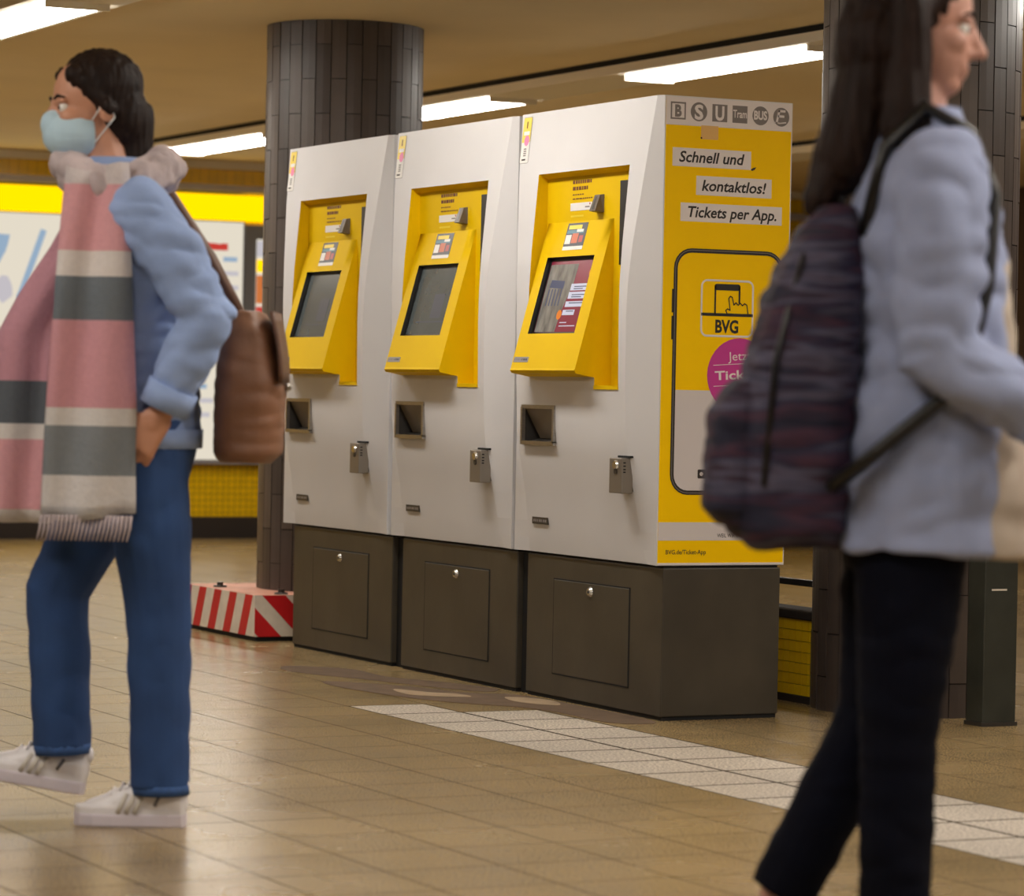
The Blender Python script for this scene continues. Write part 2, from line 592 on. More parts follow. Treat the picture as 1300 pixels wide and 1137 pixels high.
# ceiling and outer walls
mb = MB(); mb.box(XF - 0.2, XR + 0.2, YN - 0.2, YB + 0.2, HC, HC + 0.2, M['ceiling'])
tag(mb.build('ceiling'), 'low beige-brown painted ceiling of the station hall', 'ceiling', kind='structure')
mb = MB(); mb.box(XR, XR + 0.2, YN, YB, -0.1, HC, M['wall_dark'])
tag(mb.build('wall_right'), 'brown wall at the near end of the hall', 'wall', kind='structure')
mb = MB(); mb.box(XF, XR, YN - 0.2, YN, -0.1, HC, M['wall_dark'])
tag(mb.build('wall_front'), 'brown wall across the hall facing the ticket machines', 'wall', kind='structure')
mb = MB(); mb.box(XF, XR, YB, YB + 0.2, -0.1, HC, M['wall_dark'])
tag(mb.build('wall_back'), 'brown wall far behind the ticket machines', 'wall', kind='structure')

# far wall with yellow tiles
wall = MB()
wall.box(XF - 0.2, XF, YN, YB, 0.13, 2.2, M['wall_yellow'])
wall.box(XF - 0.2, XF, YN, YB, 2.2, HC, M['wall_ochre'])
wall = tag(wall.build('wall_far'), 'yellow tiled wall at the far end of the hall', 'wall', kind='structure')
mb = MB(); mb.box(XF - 0.2, XF + 0.03, YN, YB, 0, 0.135, M['plinth'])
tag(mb.build('baseboard_far'), 'dark plinth along the foot of the yellow tiled wall', 'baseboard', kind='structure')
mb = MB(); mb.box(XF, XF + 0.12, YN, YB, 2.20, 2.245, mat('ledge_grey', (176, 168, 160), 0.5))
tag(mb.build('trim_1', bevel=0.006), 'grey ledge running along the yellow wall above the lit cases', 'ledge', kind='structure')
mb = MB(); mb.box(XF, XF + 0.03, YN, YB, HC - 0.05, HC, M['channel'])
tag(mb.build('trim_2'), 'pale strip along the top of the yellow wall', 'trim', kind='structure')

FW = Plane2((XF, 0, 0), (0, 1, 0), (0, 0, 1))


def lit_case(y0, y1, zb, label, fill):
    t = empty('display_case', (XF + 0.021, (y0 + y1) / 2, 0))
    L = Plane2((0, -(y0 + y1) / 2, 0), (0, 1, 0), (0, 0, 1))
    b = MB()
    L.slab(b, y0, zb, y1, 2.19, M['silver'], 0.0, 0.05)
    b.build('case_body', t, bevel=0.004)
    b = MB(); L.slab(b, y0 + 0.01, 2.02, y1 - 0.01, 2.185, M['lit_yellow'], 0.05, 0.075)
    b.build('yellow_header', t)
    fill(L, t)
    tag(t, label, 'display case')
    return t


def fill_map(L, t):
    b = MB(); L.slab(b, 0.62, 0.5, 2.52, 2.01, M['lit_white'], 0.05, 0.055)
    b.build('map_sheet', t)
    rnd = random.Random(3)
    for k in range(46):
        a, c = rnd.uniform(0.72, 2.42), rnd.uniform(0.6, 1.85)
        q0 = rnd.uniform(.035, .11)
        pts = [(a + q0 * rnd.uniform(.6, 1.2) * math.cos(q * math.pi / 5), c + q0 * rnd.uniform(.7, 1.5) * math.sin(q * math.pi / 5)) for q in range(10)]
        p = MB(); L.poly(p, pts, M[rnd.choice(['lit_green', 'lit_green', 'lit_mint', 'lit_blue', 'lit_grey', 'lit_grey'])], 0.0555 + k * 0.00008)
        p.build('map_area', t)
    p = MB(); L.line(p, [(1.47, 0.6), (1.52, 0.95), (1.6, 1.2), (1.56, 1.5), (1.7, 1.9)], 0.04, M['lit_blue'], 0.0595)
    p.build('map_river', t)


def fill_notice(L, t):
    b = MB(); L.slab(b, 2.56, 0.5, 3.035, 2.01, M['lit_white'], 0.05, 0.055)
    b.build('notice_sheet', t)
    p = MB(); L.circle(p, 2.86, 1.94, 0.07, M['lit_white'], 0.078)
    L.rect(p, 2.78, 1.83, 2.93, 1.875, M['lit_red'], 0.056)
    p.build('notice_heading', t)
    p = MB()
    rnd = random.Random(5)
    for k in range(12):
        z = 1.76 - k * 0.09
        for a in (2.6, 2.75, 2.9):
            L.rect(p, a, z, a + rnd.uniform(0.04, 0.11), z + 0.03, M['lit_grey'] if k % 3 else M['lit_blue'], 0.056)
    tag(p.build('notice_text', t), kind='stuff')


lit_case(0.6, 2.54, 0.47, 'lit yellow-topped case with a large green and white area map', fill_map)
lit_case(2.545, 3.045, 0.47, 'lit yellow-topped case with a white notice under a red heading', fill_notice)
t = empty('poster_case', (XF + 0.021, 3.28, 0))
L = Plane2((0, -3.28, 0), (0, 1, 0), (0, 0, 1))
b = MB(); L.slab(b, 3.05, 0.47, 3.55, 2.0, mat('case_grey', (112, 112, 114), 0.4), 0.0, 0.06); b.build('case_body', t, bevel=0.004)
b = MB(); L.slab(b, 3.05, 2.02, 3.55, 2.185, M['lit_yellow'], 0.0, 0.075); b.build('yellow_header', t)
b = MB(); L.slab(b, 3.125, 0.6, 3.5, 1.91, M['lit_white'], 0.06, 0.065)
for z0, z1, m in ((1.8, 1.9, 'lit_grey'), (1.7, 1.78, 'lit_yellow'), (1.5, 1.68, 'lit_orange'), (1.3, 1.48, 'lit_red'), (1.05, 1.28, 'lit_orange'), (0.75, 1.0, 'lit_blue')):
    L.rect(b, 3.125, z0, 3.5, z1, M[m], 0.066)
b.build('poster_sheet', t)
tag(t, 'grey framed case with a colourful poster on the yellow wall', 'display case')

# lamp channels and lamps
for n, yc in enumerate((2.05, -0.90, -3.85, 5.0)):
    b = MB()
    b.box(XF, XR, yc - 0.17, yc + 0.17, 2.335, 2.374, M['channel'])
    b.box(XF, XR, yc - 0.162, yc + 0.162, 2.374, 2.40, M['gap'])  # black strip filling the gap over the channel, stands in for its shadow
    tag(b.build('trim_%d' % (n + 3)), ['pale lamp channel under the ceiling behind the ticket machines', 'pale lamp channel under the ceiling in front of the ticket machines',
        'pale lamp channel under the ceiling across the open hall', 'pale lamp channel under the ceiling beyond the railing'][n], 'lamp channel', kind='structure')

lamp_meshes = {}


def lamp(x0, yc, label, group='ceiling lamps'):
    t = empty('ceiling_lamp', (x0 + 0.75, yc, 2.335))
    if not lamp_meshes:
        b = MB(); prof = [(-0.115, 0.0), (-0.11, -0.012), (-0.09, -0.02), (0.09, -0.02), (0.11, -0.012), (0.115, 0.0)]
        n = len(prof)
        vs = [(-0.73, y, z) for y, z in prof] + [(0.73, y, z) for y, z in prof]
        b.mesh(vs, [(i, i + 1, n + i + 1, n + i) for i in range(n - 1)] + [tuple(range(n))[::-1], tuple(range(n, 2 * n))], M['lamp'])
        lamp_meshes['d'] = b.build('diffuser', t)
        for s in (-1, 1):
            e = MB(); e.box(s * 0.74 - 0.01, s * 0.74 + 0.01, -0.12, 0.12, -0.024, 0.0, M['channel'])
            lamp_meshes[s] = e.build('end_cap', t)
    else:
        for k in ('d', -1, 1):
            o = lamp_meshes[k].copy(); COL.objects.link(o); o.parent = t
    tag(t, label, 'lamp', group)


lamp(-3.80, 2.05, 'lit ceiling lamp over the end machine with the yellow app advert, beside the pillar')
lamp(-6.57, 2.05, 'lit ceiling lamp showing right beside the top of the pillar behind the machines')
lamp(-9.34, 2.05, 'lit ceiling lamp nearest the yellow tiled wall, showing past the pillar')
for x in (-0.6, 1.9, 4.51):  # unseen lamps added to brighten the flank of the end machine
    lamp(x, 2.05, 'added unseen ceiling lamp in the row behind the ticket machines, past the square post')
lamp(-4.20, -0.90, 'lit ceiling lamp above the masked woman in the denim jacket')
for x in (-9.74, -6.97, -1.43, 1.34, 4.11, 6.9):
    lamp(x, -0.90, 'lit ceiling lamp in the row in front of the ticket machines, out of view')
for x in (-9.7, -6.9, 1.34, 4.11, 6.9, 9.7):  # unseen lamps; the nearer ones put in to light the people
    lamp(x, -3.85, 'unseen ceiling lamp in the row across the open hall')
for x in (-6.9,):
    lamp(x, 5.0, 'lit ceiling lamp in the row beyond the railing')


# ---------------------------------------------------------------- tiled round pillars
def pillar(name, cx, cy, r, z0, label):
    root = tag(empty(name, (cx, cy, z0)), label, 'pillar', kind='structure')
    H = HC - z0
    b = MB(); b.disc((0, 0, 0), r - 0.004, (0, 0, 1), M['pillar_core'], h=H, seg=48)
    b.build('pillar_core', root, smooth=True)
    n, th = 32, 0.27
    da = 2 * math.pi / n
    ga = 0.0018 / r
    far = MB()
    toc = math.atan2(CAM.y - cy, CAM.x - cx)
    cache = {}
    rnd = random.Random(int(abs(cx * 100)))
    for k in range(n):
        a0 = k * da
        z = -th * (0.5 if k % 2 else 0.0) - 0.03
        while z < H:
            lo, hi = max(z + 0.0018, 0.0), min(z + th - 0.0018, H - 0.001)
            z += th
            if hi - lo < 0.015: continue
            mk = rnd.choice(['tile_a', 'tile_a', 'tile_b', 'tile_c'])
            key = (mk, round(hi - lo, 3))
            ro = r + rnd.choice((0.0, 0.001, 0.0015))
            A = da - 2 * ga
            vs = []
            for zz in (0, hi - lo):
                for rr in (r - 0.006, r):
                    for q in (-0.5, 0.0, 0.5):
                        vs.append((rr * math.cos(q * A) - r, rr * math.sin(q * A), zz))
            fs = [(3, 4, 10, 9), (4, 5, 11, 10), (0, 3, 9, 6), (5, 2, 8, 11), (6, 9, 10, 7), (7, 10, 11, 8), (0, 1, 4, 3), (1, 2, 5, 4)]
            am = a0 + da / 2
            if abs((am - toc + math.pi) % (2 * math.pi) - math.pi) < 1.75:
                if key not in cache:
                    me = bpy.data.meshes.new('pillar_tile')
                    me.from_pydata(vs, [], fs)
                    me.materials.append(M[mk])
                    cache[key] = me
                o = bpy.data.objects.new('pillar_tile', cache[key])
                COL.objects.link(o); o.parent = root
                o.location = (ro * math.cos(am), ro * math.sin(am), lo)
                o.rotation_euler = (0, 0, am)
            else:
                c, s = math.cos(am), math.sin(am)
                far.mesh([(ro * c + v[0] * c - v[1] * s, ro * s + v[0] * s + v[1] * c, v[2] + lo) for v in vs], fs, M[mk])
    tag(far.build('pillar_tile_rest', root), kind='stuff')
    return root


pillar('round_pillar', -3.415, 0.462, 0.31, 0.175, 'round pillar of dark upright tiles standing on the red and white striped block')
pillar('round_pillar', -0.131, 0.996, 0.31, 0.0, 'round pillar of dark upright tiles between the end machine and the square post')

# red and white hazard block round the foot of the pillar
KX0, KX1, KY0, KY1, KH = -3.78, -3.045, -0.03, 0.86, 0.175
blk = tag(empty('hazard_block', ((KX0 + KX1) / 2, (KY0 + KY1) / 2, 0)), 'low block striped red and white round the foot of a tiled pillar', 'block')
ox, oy = -(KX0 + KX1) / 2, -(KY0 + KY1) / 2
b = MB(); b.box(KX0 + ox, KX1 + ox, KY0 + oy, KY1 + oy, 0.018, KH, M['hazard_white'])
b.face([(KX0 + ox, KY0 + oy, KH + 0.0006), (KX1 + ox, KY0 + oy, KH + 0.0006), (KX1 + ox, KY1 + oy, KH + 0.0006), (KX0 + ox, KY1 + oy, KH + 0.0006)], M['kerb_top'])
b.build('block_body', blk)
b = MB(); b.box(KX0 + ox + 0.01, KX1 + ox - 0.01, KY0 + oy + 0.01, KY1 + oy - 0.01, 0.0, 0.018, M['gap'])
b.build('block_foot', blk)


def stripes(P, width, slant, pitch, wd, parent):
    """slanted red stripes clipped to 0..width x 0.018..KH"""
    z0, z1 = 0.018, KH
    x = -abs(slant) - pitch
    while x < width + abs(slant):
        quad = [(x, z0), (x + wd, z0), (x + wd + slant, z1), (x + slant, z1)]
        out = quad
        for lim, sgn in ((0.0, 1), (width, -1)):
            new = []
            for i in range(len(out)):
                a, c = out[i], out[(i + 1) % len(out)]
                ia, ic = (a[0] - lim) * sgn >= 0, (c[0] - lim) * sgn >= 0
                if ia: new.append(a)
                if ia != ic:
                    s = (lim - a[0]) / (c[0] - a[0])
                    new.append((lim, a[1] + s * (c[1] - a[1])))
            out = new
            if not out: break
        if len(out) > 2:
            q = MB(); P.poly(q, out, M['red'], 0.0008)
            q.build('red_stripe', parent)
        x += pitch


stripes(Plane2((KX0 + ox, KY0 + oy, 0), (1, 0, 0), (0, 0, 1)), KX1 - KX0, 0.07, 0.16, 0.075, blk)
stripes(Plane2((KX1 + ox, KY0 + oy, 0), (0, 1, 0), (0, 0, 1)), KY1 - KY0, -0.155, 0.17, 0.095, blk)
for x, y in ((-3.556, 0.03), (-3.10, 0.10), (-3.10, 0.75), (-3.70, 0.78)):
    b = MB(); b.disc((x + ox, y + oy, KH), 0.028, (0, 0, 1), M['dark_steel'], h=0.008, r2=0.024)
    b.disc((x + ox, y + oy, KH + 0.008), 0.014, (0, 0, 1), M['dark_steel'], h=0.012, seg=6)
    b.build('bolt', blk)

# ---------------------------------------------------------------- low mosaic parapet with railing behind the machines
PX0, PX1, PY, PT, PH = -2.7, -0.16, 0.755, 0.12, 0.285
par = tag(empty('parapet', ((PX0 + PX1) / 2, PY, 0)), 'low yellow mosaic parapet with dark coping behind the ticket machines', 'parapet', kind='structure')
pox = -(PX0 + PX1) / 2
b = MB(); b.box(PX0 + pox, PX1 + pox, 0.004, PT, 0.0, PH - 0.02, M['mosaic_joint']); b.build('parapet_core', par)
b = MB(); b.box(PX0 + pox - 0.01, PX1 + pox, -0.01, PT + 0.01, PH - 0.02, PH + 0.006, M['plinth']); b.build('coping', par, bevel=0.003)
b = MB(); b.box(PX0 + pox, PX1 + pox, -0.012, 0.004, 0.0, 0.022, M['plinth']); b.build('dirt_edge', par)
s = 0.037
tl = MB(); tl.box(-s / 2 + 0.0012, s / 2 - 0.0012, -0.002, 0.004, -s / 2 + 0.0012, s / 2 - 0.0012, M['mosaic'])
tile0 = tl.build('mosaic_tile', par, loc=(0, 0, 0))
used = False
far = MB()
nx = int((PX1 - PX0) / s)
for i in range(nx):
    for j in range(7):
        x, z = PX1 + pox - s * (i + 0.5), 0.022 + 0.0345 * (j + 0.5)
        xw = x - pox
        if xw > -0.75:
            o = tile0 if not used else tile0.copy()
            if used: COL.objects.link(o)
            used = True
            o.location = (x, 0, z); o.scale = (1, 1, 0.93)
        else:
            far.box(x - s / 2 + 0.0012, x + s / 2 - 0.0012, -0.002, 0.004, z - 0.016, z + 0.016, M['mosaic'])
tag(far.build('mosaic_tile_rest', par), kind='stuff')
rl = tag(empty('railing', ((PX0 + PX1) / 2, PY + 0.06, PH + 0.006)), 'black steel railing on the yellow mosaic parapet', 'railing')
for z in (0.375, 0.95):
    b = MB(); b.box(PX0 + pox, PX1 + pox, -0.012, 0.012, z - PH - 0.016, z - PH + 0.004, M['rail']); b.build('rail_bar', rl)
for x in (PX0 + 0.02, -1.75, -0.95, -0.335):
    b = MB(); b.box(x + pox - 0.011, x + pox + 0.011, -0.011, 0.011, 0.0, 0.95 - PH, M['rail']); b.build('rail_post', rl)

# square dark post in front of the pillar
ps = tag(empty('square_post', (0.366, 0.955, 0)), 'square dark green metal post in front of a tiled pillar', 'post')
b = MB(); b.box(-0.043, 0.043, -0.06, 0.06, 0.006, 1.05, M['post']); b.build('post_shaft', ps, bevel=0.003)
b = MB(); b.box(-0.047, 0.047, -0.064, 0.064, 0.0, 0.012, M['dark_steel']); b.build('post_foot', ps)
b = MB(); b.box(-0.046, 0.046, -0.063, 0.063, 1.05, 1.065, M['dark_steel']); b.build('post_cap', ps, bevel=0.003)
b = MB(); b.box(0.043, 0.0436, -0.035, 0.02, 0.405, 0.41, M['hazard_white']); b.build('scratch', ps)

# ================================================================ TICKET MACHINES
W, DEP, ZB, ZT = 0.932, 0.443, 0.462, 1.86
PROF = [(0.462, -0.015, 0.083), (0.505, -0.006, 0.09), (0.645, 0.016, 0.104), (0.738, 0.036, 0.108), (0.80, 0.047, 0.108), (0.86, 0.053, 0.107),
        (0.995, 0.058, 0.106), (1.206, 0.061, 0.104), (1.30, 0.060, 0.098), (1.416, 0.054, 0.086), (1.65, 0.034, 0.05), (1.86, 0.012, 0.025)]


def prof(z):
    for (a, d0, e0), (c, d1, e1) in zip(PROF[:-1], PROF[1:]):
        if z <= c + 1e-9:
            s = max(0.0, (z - a) / (c - a))
            return d0 + (d1 - d0) * s, e0 + (e1 - e0) * s
    return PROF[-1][1:]


RX0, RX1, RZT = -0.746, -0.150, 1.659     # opening of the yellow recess
CX0, CX1 = -0.735, -0.302                 # console width
LOWR, LOWL = 0.988, 1.022                 # opening's lower edges right / left of the console
HOLES = ((RX0, CX1, LOWL, RZT), (CX1, RX1, LOWR, RZT),
         (-0.778, -0.568, 0.812, 0.922))  # third: change tray


def in_hole(x, z):
    return any(h[0] < x < h[1] and h[2] < z < h[3] for h in HOLES)


def machine(ox, label, screen, advert):
    root = tag(empty('ticket_machine', (ox, 0, 0)), label, 'ticket machine', 'row of three ticket machines')
    # cabinet -----------------------------------------------------
    zs = sorted(set([p[0] for p in PROF] + [RZT, LOWR, LOWL, 0.812, 0.922, 0.56, 0.69, 0.77, 0.83, 1.1, 1.25, 1.35, 1.53, 1.75]))
    xs = [RX0, -0.778, -0.568, CX1, RX1]
    b = MB()
    for z0, z1 in zip(zs[:-1], zs[1:]):
        (d0, e0), (d1, e1) = prof(z0), prof(z1)
        L0 = sorted([-W + e0, -e0] + xs); L1 = sorted([-W + e1, -e1] + xs)
        for k in range(len(L0) - 1):
            if in_hole((L0[k] + L0[k + 1]) / 2, (z0 + z1) / 2): continue
            b.face([(L0[k], -d0, z0), (L0[k + 1], -d0, z0), (L1[k + 1], -d1, z1), (L1[k], -d1, z1)], M['white'])
        b.face([(-e0, -d0, z0), (0, 0, z0), (0, 0, z1), (-e1, -d1, z1)], M['white'])
        b.face([(-W, 0, z0), (-W + e0, -d0, z0), (-W + e1, -d1, z1), (-W, 0, z1)], M['white'])
        b.face([(0, 0, z0), (0, DEP, z0), (0, DEP, z1), (0, 0, z1)], M['white'])
        b.face([(-W, DEP, z0), (-W, 0, z0), (-W, 0, z1), (-W, DEP, z1)], M['white'])
        b.face([(0, DEP, z0), (-W, DEP, z0), (-W, DEP, z1), (0, DEP, z1)], M['white'])
    for z, fl in ((ZT, False), (ZB, True)):
        d, e = prof(z)
        pts = [(-W, 0, z), (-W + e, -d, z), (-e, -d, z), (0, 0, z), (0, DEP, z), (-W, DEP, z)]
        b.face(pts[::-1] if fl else pts, M['white'])
    cab = b.build('cabinet', root, smooth=True, sharp=6)
    # yellow recess ------------------------------------------------
    b = MB()
    dT = prof(RZT)[0]
    b.face([(RX0, 0.0, 1.645), (RX1, 0.0, 1.645), (RX1, -dT, RZT), (RX0, -dT, RZT)], M['yellow'])
    b.face([(RX0, 0.0, LOWR), (RX1, 0.0, LOWR), (RX1, 0.0, 1.645), (RX0, 0.0, 1.645)], M['yellow'])
    zz = [LOWR, LOWL, 1.1, 1.206, 1.3, 1.416, 1.53, 1.645, RZT]
    for z0, z1 in zip(zz[:-1], zz[1:]):
        y0, y1 = 0.0, 0.0 if z1 <= 1.646 else -dT
        b.face([(RX0, -prof(z0)[0], z0), (RX0, y0, z0), (RX0, y1, z1), (RX0, -prof(z1)[0], z1)], M['yellow'])
        b.face([(RX1, -prof(z0)[0], z0), (RX1, y0, z0), (RX1, y1, z1), (RX1, -prof(z1)[0], z1)], M['yellow'])
    b.face([(RX0, -prof(LOWL)[0], LOWR), (RX1, -prof(LOWR)[0] - 0.001, LOWR), (RX1, 0, LOWR), (RX0, 0, LOWR)], M['yellow'])
    b.box(CX1, RX1, -prof(LOWR)[0] - 0.003, -prof(LOWR)[0] + 0.002, LOWR - 0.006, LOWR + 0.006, M['yellow'])
    rec = b.build('recess_panel', root)
    FP = Plane2((0, 0, 0), (1, 0, 0), (0, 0, 1))      # back panel of the recess, facing -y
    b = MB(); FP.slab(b, -0.262, 1.362, -0.165, 1.618, M['black'], 0.0, 0.003); b.build('black_window', rec)
    b = MB()
    for z, a1, h in ((1.622, -0.455, 0.011), (1.602, -0.48, 0.011), (1.586, -0.50, 0.004), (1.573, -0.45, 0.004)):
        a = -0.575
        rr = random.Random(int(z * 1000))
        while a < a1:
            wd = rr.uniform(0.008, 0.022)
            FP.rect(b, a, z, min(a + wd, a1 + 0.005), z + h, M['brown_ink'], 0.0008)
            a += wd + 0.004
    b.build('small_print', rec)
    b = MB(); FP.slab(b, -0.588, 1.538, -0.448, 1.562, M['print_white'], 0, 0.0012)
    FP.rect(b, -0.49, 1.546, -0.46, 1.55, M['grey_ink'], 0.0016); FP.rect(b, -0.462, 1.554, -0.455, 1.56, M['print_red'], 0.0016)
    FP.rect(b, -0.585, 1.518, -0.50, 1.524, M['print_yellow'], 0.0012)
    b.build('white_label', rec)
    # card reader: a small tilted metal mouth
    b = MB()
    A = [(-0.412, 0.0, 1.526), (-0.368, 0.0, 1.526), (-0.368, 0.0, 1.582), (-0.412, 0.0, 1.582)]
    B = [(-0.410, -0.030, 1.530), (-0.372, -0.030, 1.530), (-0.374, -0.012, 1.58), (-0.408, -0.012, 1.58)]
    b.mesh(A + B, [(4, 5, 6, 7), (0, 1, 5, 4), (1, 2, 6, 5), (2, 3, 7, 6), (3, 0, 4, 7)], M['reader'])
    b.mesh([(-0.398, -0.0295, 1.535), (-0.386, -0.0295, 1.535), (-0.388, -0.0150, 1.574), (-0.396, -0.0150, 1.574)], [(0, 1, 2, 3)], M['black'])
    b.build('card_reader', root)
    # console -----------------------------------------------------
    T, Bv = Vector((0, 0.0, 1.505)), Vector((0, -0.125, 1.045))
    SL = (Bv - T).length
    up = (T - Bv).normalized()
    SP = Plane2(T, (1, 0, 0), up)                     # b counts downwards as negative
    sx0, sx1, sb0, sb1 = -0.680, -0.368, -0.365, -0.115
    b = MB()
    xa, za = [CX0, sx0, sx1, CX1], [-SL, sb0, sb1, 0.0]
    for i in range(3):
        for j in range(3):
            if i == 1 and j == 1: continue
            SP.rect(b, xa[i], za[j], xa[i + 1], za[j + 1], M['yellow'], 0)
    lip = [(-0.125, 1.045), (-0.128, 1.038), (-0.122, 1.029), (-0.05, 1.018)]
    for (y0, z0), (y1, z1) in zip(lip[:-1], lip[1:]):
        b.face([(CX0, y1, z1), (CX1, y1, z1), (CX1, y0, z0), (CX0, y0, z0)], M['yellow'])
    side = [(0.0, 1.505), (-0.125, 1.045), (-0.128, 1.038), (-0.122, 1.029), (-0.0585, 1.018), (-0.0585, LOWR), (0.0, LOWR)]
    b.face([(CX1, y, z) for y, z in side], M['yellow'])
    b.face([(CX0, y, z) for y, z in side[::-1]], M['yellow'])
    con = b.build('console', root, smooth=True, sharp=25)
    b = MB(); q = 0.016
    P4 = [(sx0, sb0), (sx1, sb0), (sx1, sb1), (sx0, sb1)]
    for i in range(4):
        a0, a1 = P4[i], P4[(i + 1) % 4]
        b.face([SP.p(*a0, 0), SP.p(*a1, 0), SP.p(*a1, -q), SP.p(*a0, -q)], M['black'])
    SP.ring(b, sx0, sb0, sx1, sb1, 0.002, 0.009, M['black'], -q + 0.0012)
    b.build('screen_frame', con)
    b = MB()
    if screen == 'lit':
        SP.rect(b, sx0, sb0, sx1, sb1, M['scr_red'], -q)
        SP.poly(b, [(sx0 + .01, sb0 + .01), (-0.535, sb0 + .01), (-0.525, -0.29), (-0.49, -0.2), (-0.485, sb1 - .02), (sx0 + .01, sb1 - .02)], M['scr_grey'], -q + 0.0003)
        SP.poly(b, [(-0.64, -0.185), (-0.55, -0.19), (-0.55, -0.215), (-0.645, -0.21)], M['scr_ink'], -q + 0.0005)
        for c in range(5):
            SP.rect(b, -0.645 + c * 0.021, -0.27, -0.638 + c * 0.021, -0.215, M['scr_ink'], -q + 0.0005)
        for k, (a0, a1, hh) in enumerate(((-0.50, -0.388, 0.022), (-0.503, -0.385, 0.022), (-0.508, -0.385, 0.018), (-0.513, -0.435, 0.017))):
            b0 = -0.222 - k * 0.0265
            SP.rect(b, a0, b0, a1, b0 + hh, M['scr_btn'], -q + 0.0006)
            SP.rect(b, a0 + 0.022, b0 + 0.011, a1 - 0.008, b0 + 0.014, M['scr_ink'], -q + 0.0009)
            if k < 2: SP.rect(b, a0 + 0.022, b0 + 0.004, a1 - 0.03, b0 + 0.007, M['scr_ink'], -q + 0.0009)
        SP.rect(b, -0.515, -0.327, -0.47, -0.324, M['scr_btn'], -q + 0.0006)
        SP.rect(b, -0.515, -0.338, -0.41, -0.335, M['scr_btn'], -q + 0.0006)
        SP.circle(b, -0.532, -0.3, 0.016, M['scr_orange'], -q + 0.0006, 14)
        SP.circle(b, -0.392, -0.165, 0.012, M['scr_orange'], -q + 0.0006, 14)
    else:
        SP.rect(b, sx0, sb0, sx1, sb1, M['glass_dark'], -q)
        SP.rect(b, -0.52, -0.30, -0.44, -0.215, M['scr_blue'], -q + 0.0005)
        SP.rect(b, -0.62, -0.315, -0.40, -0.31, M['scr_blue'], -q + 0.0005)
    b.build('screen', con)
    # printed card on the console
    b = MB()
    SP.slab(b, -0.594, -0.088, -0.462, -0.006, M['print_blue'], 0, 0.0008)
    SP.rect(b, -0.583, -0.026, -0.497, -0.013, M['print_yellow'], 0.001)
    SP.rect(b, -0.588, -0.040, -0.478, -0.029, M['print_teal'], 0.001)
    SP.rect(b, -0.525, -0.036, -0.482, -0.027, M['print_white'], 0.0012)
    SP.rect(b, -0.59, -0.074, -0.553, -0.044, M['print_white'], 0.001)
    SP.rect(b, -0.548, -0.072, -0.508, -0.04, M['print_orange'], 0.001)
    SP.rect(b, -0.5, -0.07, -0.475, -0.048, M['print_red'], 0.001)
    SP.rect(b, -0.594, -0.094, -0.462, -0.082, M['print_white'], 0.001)
    tag(b.build('printed_card', con), 'dark blue card with small colourful pictures')
    b = MB(); SP.slab(b, -0.727, -0.458, -0.628, -0.441, M['silver'], 0, 0.001)
    rr = random.Random(4)
    for k in range(9):
        SP.rect(b, -0.722 + k * 0.010, -0.453, -0.722 + k * 0.010 + rr.uniform(.003, .008), -0.446, M['print_blue'] if k > 4 else M['grey_ink'], 0.0013)
    b.build('type_plate', con)
    # change tray --------------------------------------------------
    x0, x1, z0, z1 = HOLES[2]
    yf = -prof(0.87)[0]
    b = MB()
    yb = 0.045
    b.face([(x0, yb, z0), (x1, yb, z0), (x1, yb, z1), (x0, yb, z1)], M['dark_steel'])
    b.face([(x0, yf, z0), (x0, yb, z0), (x0, yb, z1), (x0, yf, z1)], M['dark_steel'])
    b.face([(x1, yf, z0), (x1, yb, z0), (x1, yb, z1), (x1, yf, z1)], M['dark_steel'])
    b.face([(x0, yf, z0), (x1, yf, z0), (x1, yb, z0 + .02), (x0, yb, z0 + .02)], M['dark_steel'])
    b.face([(x0, yf, z1), (x1, yf, z1), (x1, yb, z1), (x0, yb, z1)], M['gap'])
    tr = b.build('change_tray', root)
    b = MB(); fr = 0.008
    b.box(x0 - fr, x1 + fr, yf - 0.008, yf + 0.004, z0 - fr, z0 + 0.004, M['steel'])
    b.box(x0 - fr, x1 + fr, yf - 0.006, yf + 0.004, z1 - 0.004, z1 + fr, M['steel'])
    b.box(x0 - fr, x0 + 0.003, yf - 0.008, yf + 0.004, z0, z1, M['steel'])
    b.box(x1 - 0.003, x1 + fr, yf - 0.008, yf + 0.004, z0, z1, M['steel'])
    b.build('tray_frame', tr)
    b = MB(); b.mesh([(x0, yf + 0.004, z1), (x1, yf + 0.004, z1), (x1, yf + 0.045, z0 + 0.012), (x0 + 0.03, yf + 0.045, z0 + 0.012)], [(0, 1, 2, 3)], M['flap'])
    b.build('tray_flap', tr)
    # lock box -----------------------------------------------------
    yl = -prof(0.72)[0]
    b = MB(); b.box(-0.178, -0.100, yl - 0.036, yl + 0.004, 0.672, 0.778, M['lockbox']); lb = b.build('lock_box', root, bevel=0.003)
    b = MB(); b.box(-0.170, -0.106, yl - 0.01, yl + 0.03, 0.678, 0.772, M['gap']); b.build('lock_box_mount', lb)
    b = MB(); b.disc((-0.135, yl - 0.036, 0.757), 0.015, (0, -1, 0), M['lock'], h=0.007, r2=0.012); b.build('lock_cylinder', lb, smooth=True)
    b = MB(); b.disc((-0.135, yl - 0.036, 0.738), 0.009, (0, -1, 0), M['dark_steel'], h=0.003); b.build('keyhole', lb)
    b = MB()
    for z in (0.764, 0.754, 0.744, 0.736):
        b.box(-0.1005, -0.0992, yl - 0.03, yl - 0.022, z - 0.002, z + 0.002, M['gap'])
    b.build('vent_holes', lb)
    b = MB(); b.box(-0.165, -0.088, yl - 0.014, yl + 0.02, 0.779, 0.785, M['gap']); b.build('dark_slot', lb)
    # number plate
    yp = -prof(0.56)[0]
